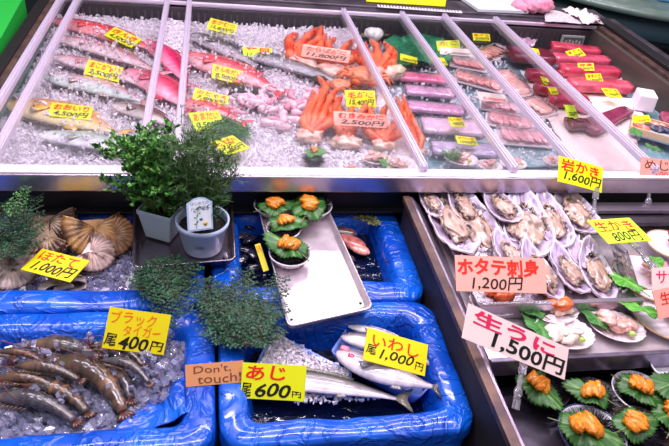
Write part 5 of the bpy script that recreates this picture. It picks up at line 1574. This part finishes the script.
# round table with display behind at the upper right
bc = Vector((2.28, 3.35, 0))
t = thing('round_table', 'round pale green topped table in the dark behind the case', 'table', bc)
MB().lathe([(.0001, .84), (.86, .84), (.90, .85), (.90, .875), (.86, .885), (.0001, .885)], 64).build('table_top', mat('pale green top', '#71857a', .3, coat=.3, c2='#4f645c', vscale=5), t)
MB().lathe([(.80, .72), (.84, .74), (.84, .83), (.80, .84)], 64).build('apron', mat('table apron', '#3c5560', .5), t)
for k in range(4):
    a = k*PI/2+.5
    b = MB(); b.box((math.cos(a)*.65, math.sin(a)*.65, .37), (.05, .05, .74)); b.build('leg', mat('grey leg', '#3a3c3e', .5), t, smooth=False, bevel=.004)
for i, (dx, dy, sx, c, lb) in enumerate([(-.45, -.45, .30, '#c2cfc6', 'pale container on the round table, left'), (-.05, -.62, .34, '#4c88a8', 'blue container at the near rim of the round table'), (.3, -.5, .26, '#3a78a0', 'blue container at the right of the round table'), (.05, -.2, .4, '#d2d8cf', 'white tray in the middle of the round table')]):
    b = MB(); b.box((0, 0, .035), (sx, .2, .07), taper=.93); o = b.build('container', mat('container %s' % c, c, .4), smooth=False, bevel=.008); o.location = bc+Vector((dx, dy, .886)); o.rotation_euler.z = -.3; tag(o, lb, 'container')

# ------------------------------------------------------------ light
def area(name, loc, sx, sy, power, c, rot=(0, 0, 0)):
    l = bpy.data.lights.new(name, 'AREA'); l.shape = 'RECTANGLE'; l.size = sx; l.size_y = sy; l.energy = power; l.color = c
    o = bpy.data.objects.new(name, l); col.objects.link(o); o.location = loc; o.rotation_euler = rot
    return o
area('ceiling_tube_light', (0.4, 1.1, 2.7), 2.4, 0.12, 60, (1, .87, .99))
area('ceiling_tube_light', (0.3, 1.9, 2.6), 2.6, 0.12, 58, (1, .86, .98))
area('ceiling_tube_light', (0.3, 0.1, 2.8), 2.6, 0.3, 27, (.95, .93, 1.0))
area('ceiling_tube_light', (0.9, 2.9, 2.3), 2.4, 0.12, 25, (1, .92, 1.0), (R(-15), 0, 0))
w = bpy.data.worlds.new('world'); sc.world = w; w.use_nodes = True
w.node_tree.nodes['Background'].inputs[0].default_value = (.80, .74, .88, 1)
w.node_tree.nodes['Background'].inputs[1].default_value = 0.48
sc.view_settings.view_transform = 'Standard'
sc.view_settings.look = 'None'
sc.view_settings.exposure = -0.42
sc.view_settings.gamma = 1

# ------------------------------------------------------------ water in the tubs
def water(label, x0, x1, y0, y1, z):
    b = MB(); b.grid(lambda u, v: Vector(((u-.5)*(x1-x0), (v-.5)*(y1-y0), .0025*noise.noise(Vector((u*14, v*12, z*9))))), 40, 40)
    o = b.build('water', mat('dark water', '#04102e', .06, coat=1.0, bump=('noise', 34, .9, .01)))
    o.location = ((x0+x1)/2, (y0+y1)/2, z); return tag(o, label, 'water', None, 'stuff')
water('dark rippling water in the tub behind the steel tray', .05, .395, .975, 1.225, .672)
water('dark water around the two pale blue trays', .055, .40, .645, .872, .650)
ice('loose ice chips lying over the black prawns', [(-0.5, 0.68), (-0.06, 0.72), (-0.06, 0.86), (-0.5, 0.86)], 0.716, 150, size=(0.008, 0.018), amp=0.01, base=False, mc=M_TUBICE)
b = MB(); q_ = [at(96, 446, .700), at(204, 410, .715), at(204, 366, .715), at(168, 388, .698)]
cq = sum(q_, Vector())/4
b.grid(lambda u, v: (lambda p: Vector((p.x, p.y, p.z+.006*math.sin(u*9+v*5)+.006*noise.noise(p*40))))(q_[0].lerp(q_[1], u).lerp(q_[3].lerp(q_[2], u), v)-cq), 24, 24)
o = b.build('plastic_flap', M_BLUEFILM, thick=.001); o.location = cq
tag(o, 'loose fold of blue plastic at the right front of the prawn tub', 'plastic sheet')

ice('loose ice chips lying over the fish at the left', [(-0.45, 1.26), (-0.16, 1.26), (-0.16, 2.2), (-0.45, 2.2)], 0.818, 420, size=(0.005, 0.012), amp=0.006, base=False)
ice('loose ice chips over the fish and shrimp under the widest lid', [(-0.07, 1.5), (0.2, 1.5), (0.3, 2.2), (-0.07, 2.2)], 0.815, 420, size=(0.005, 0.012), amp=0.006, base=False)
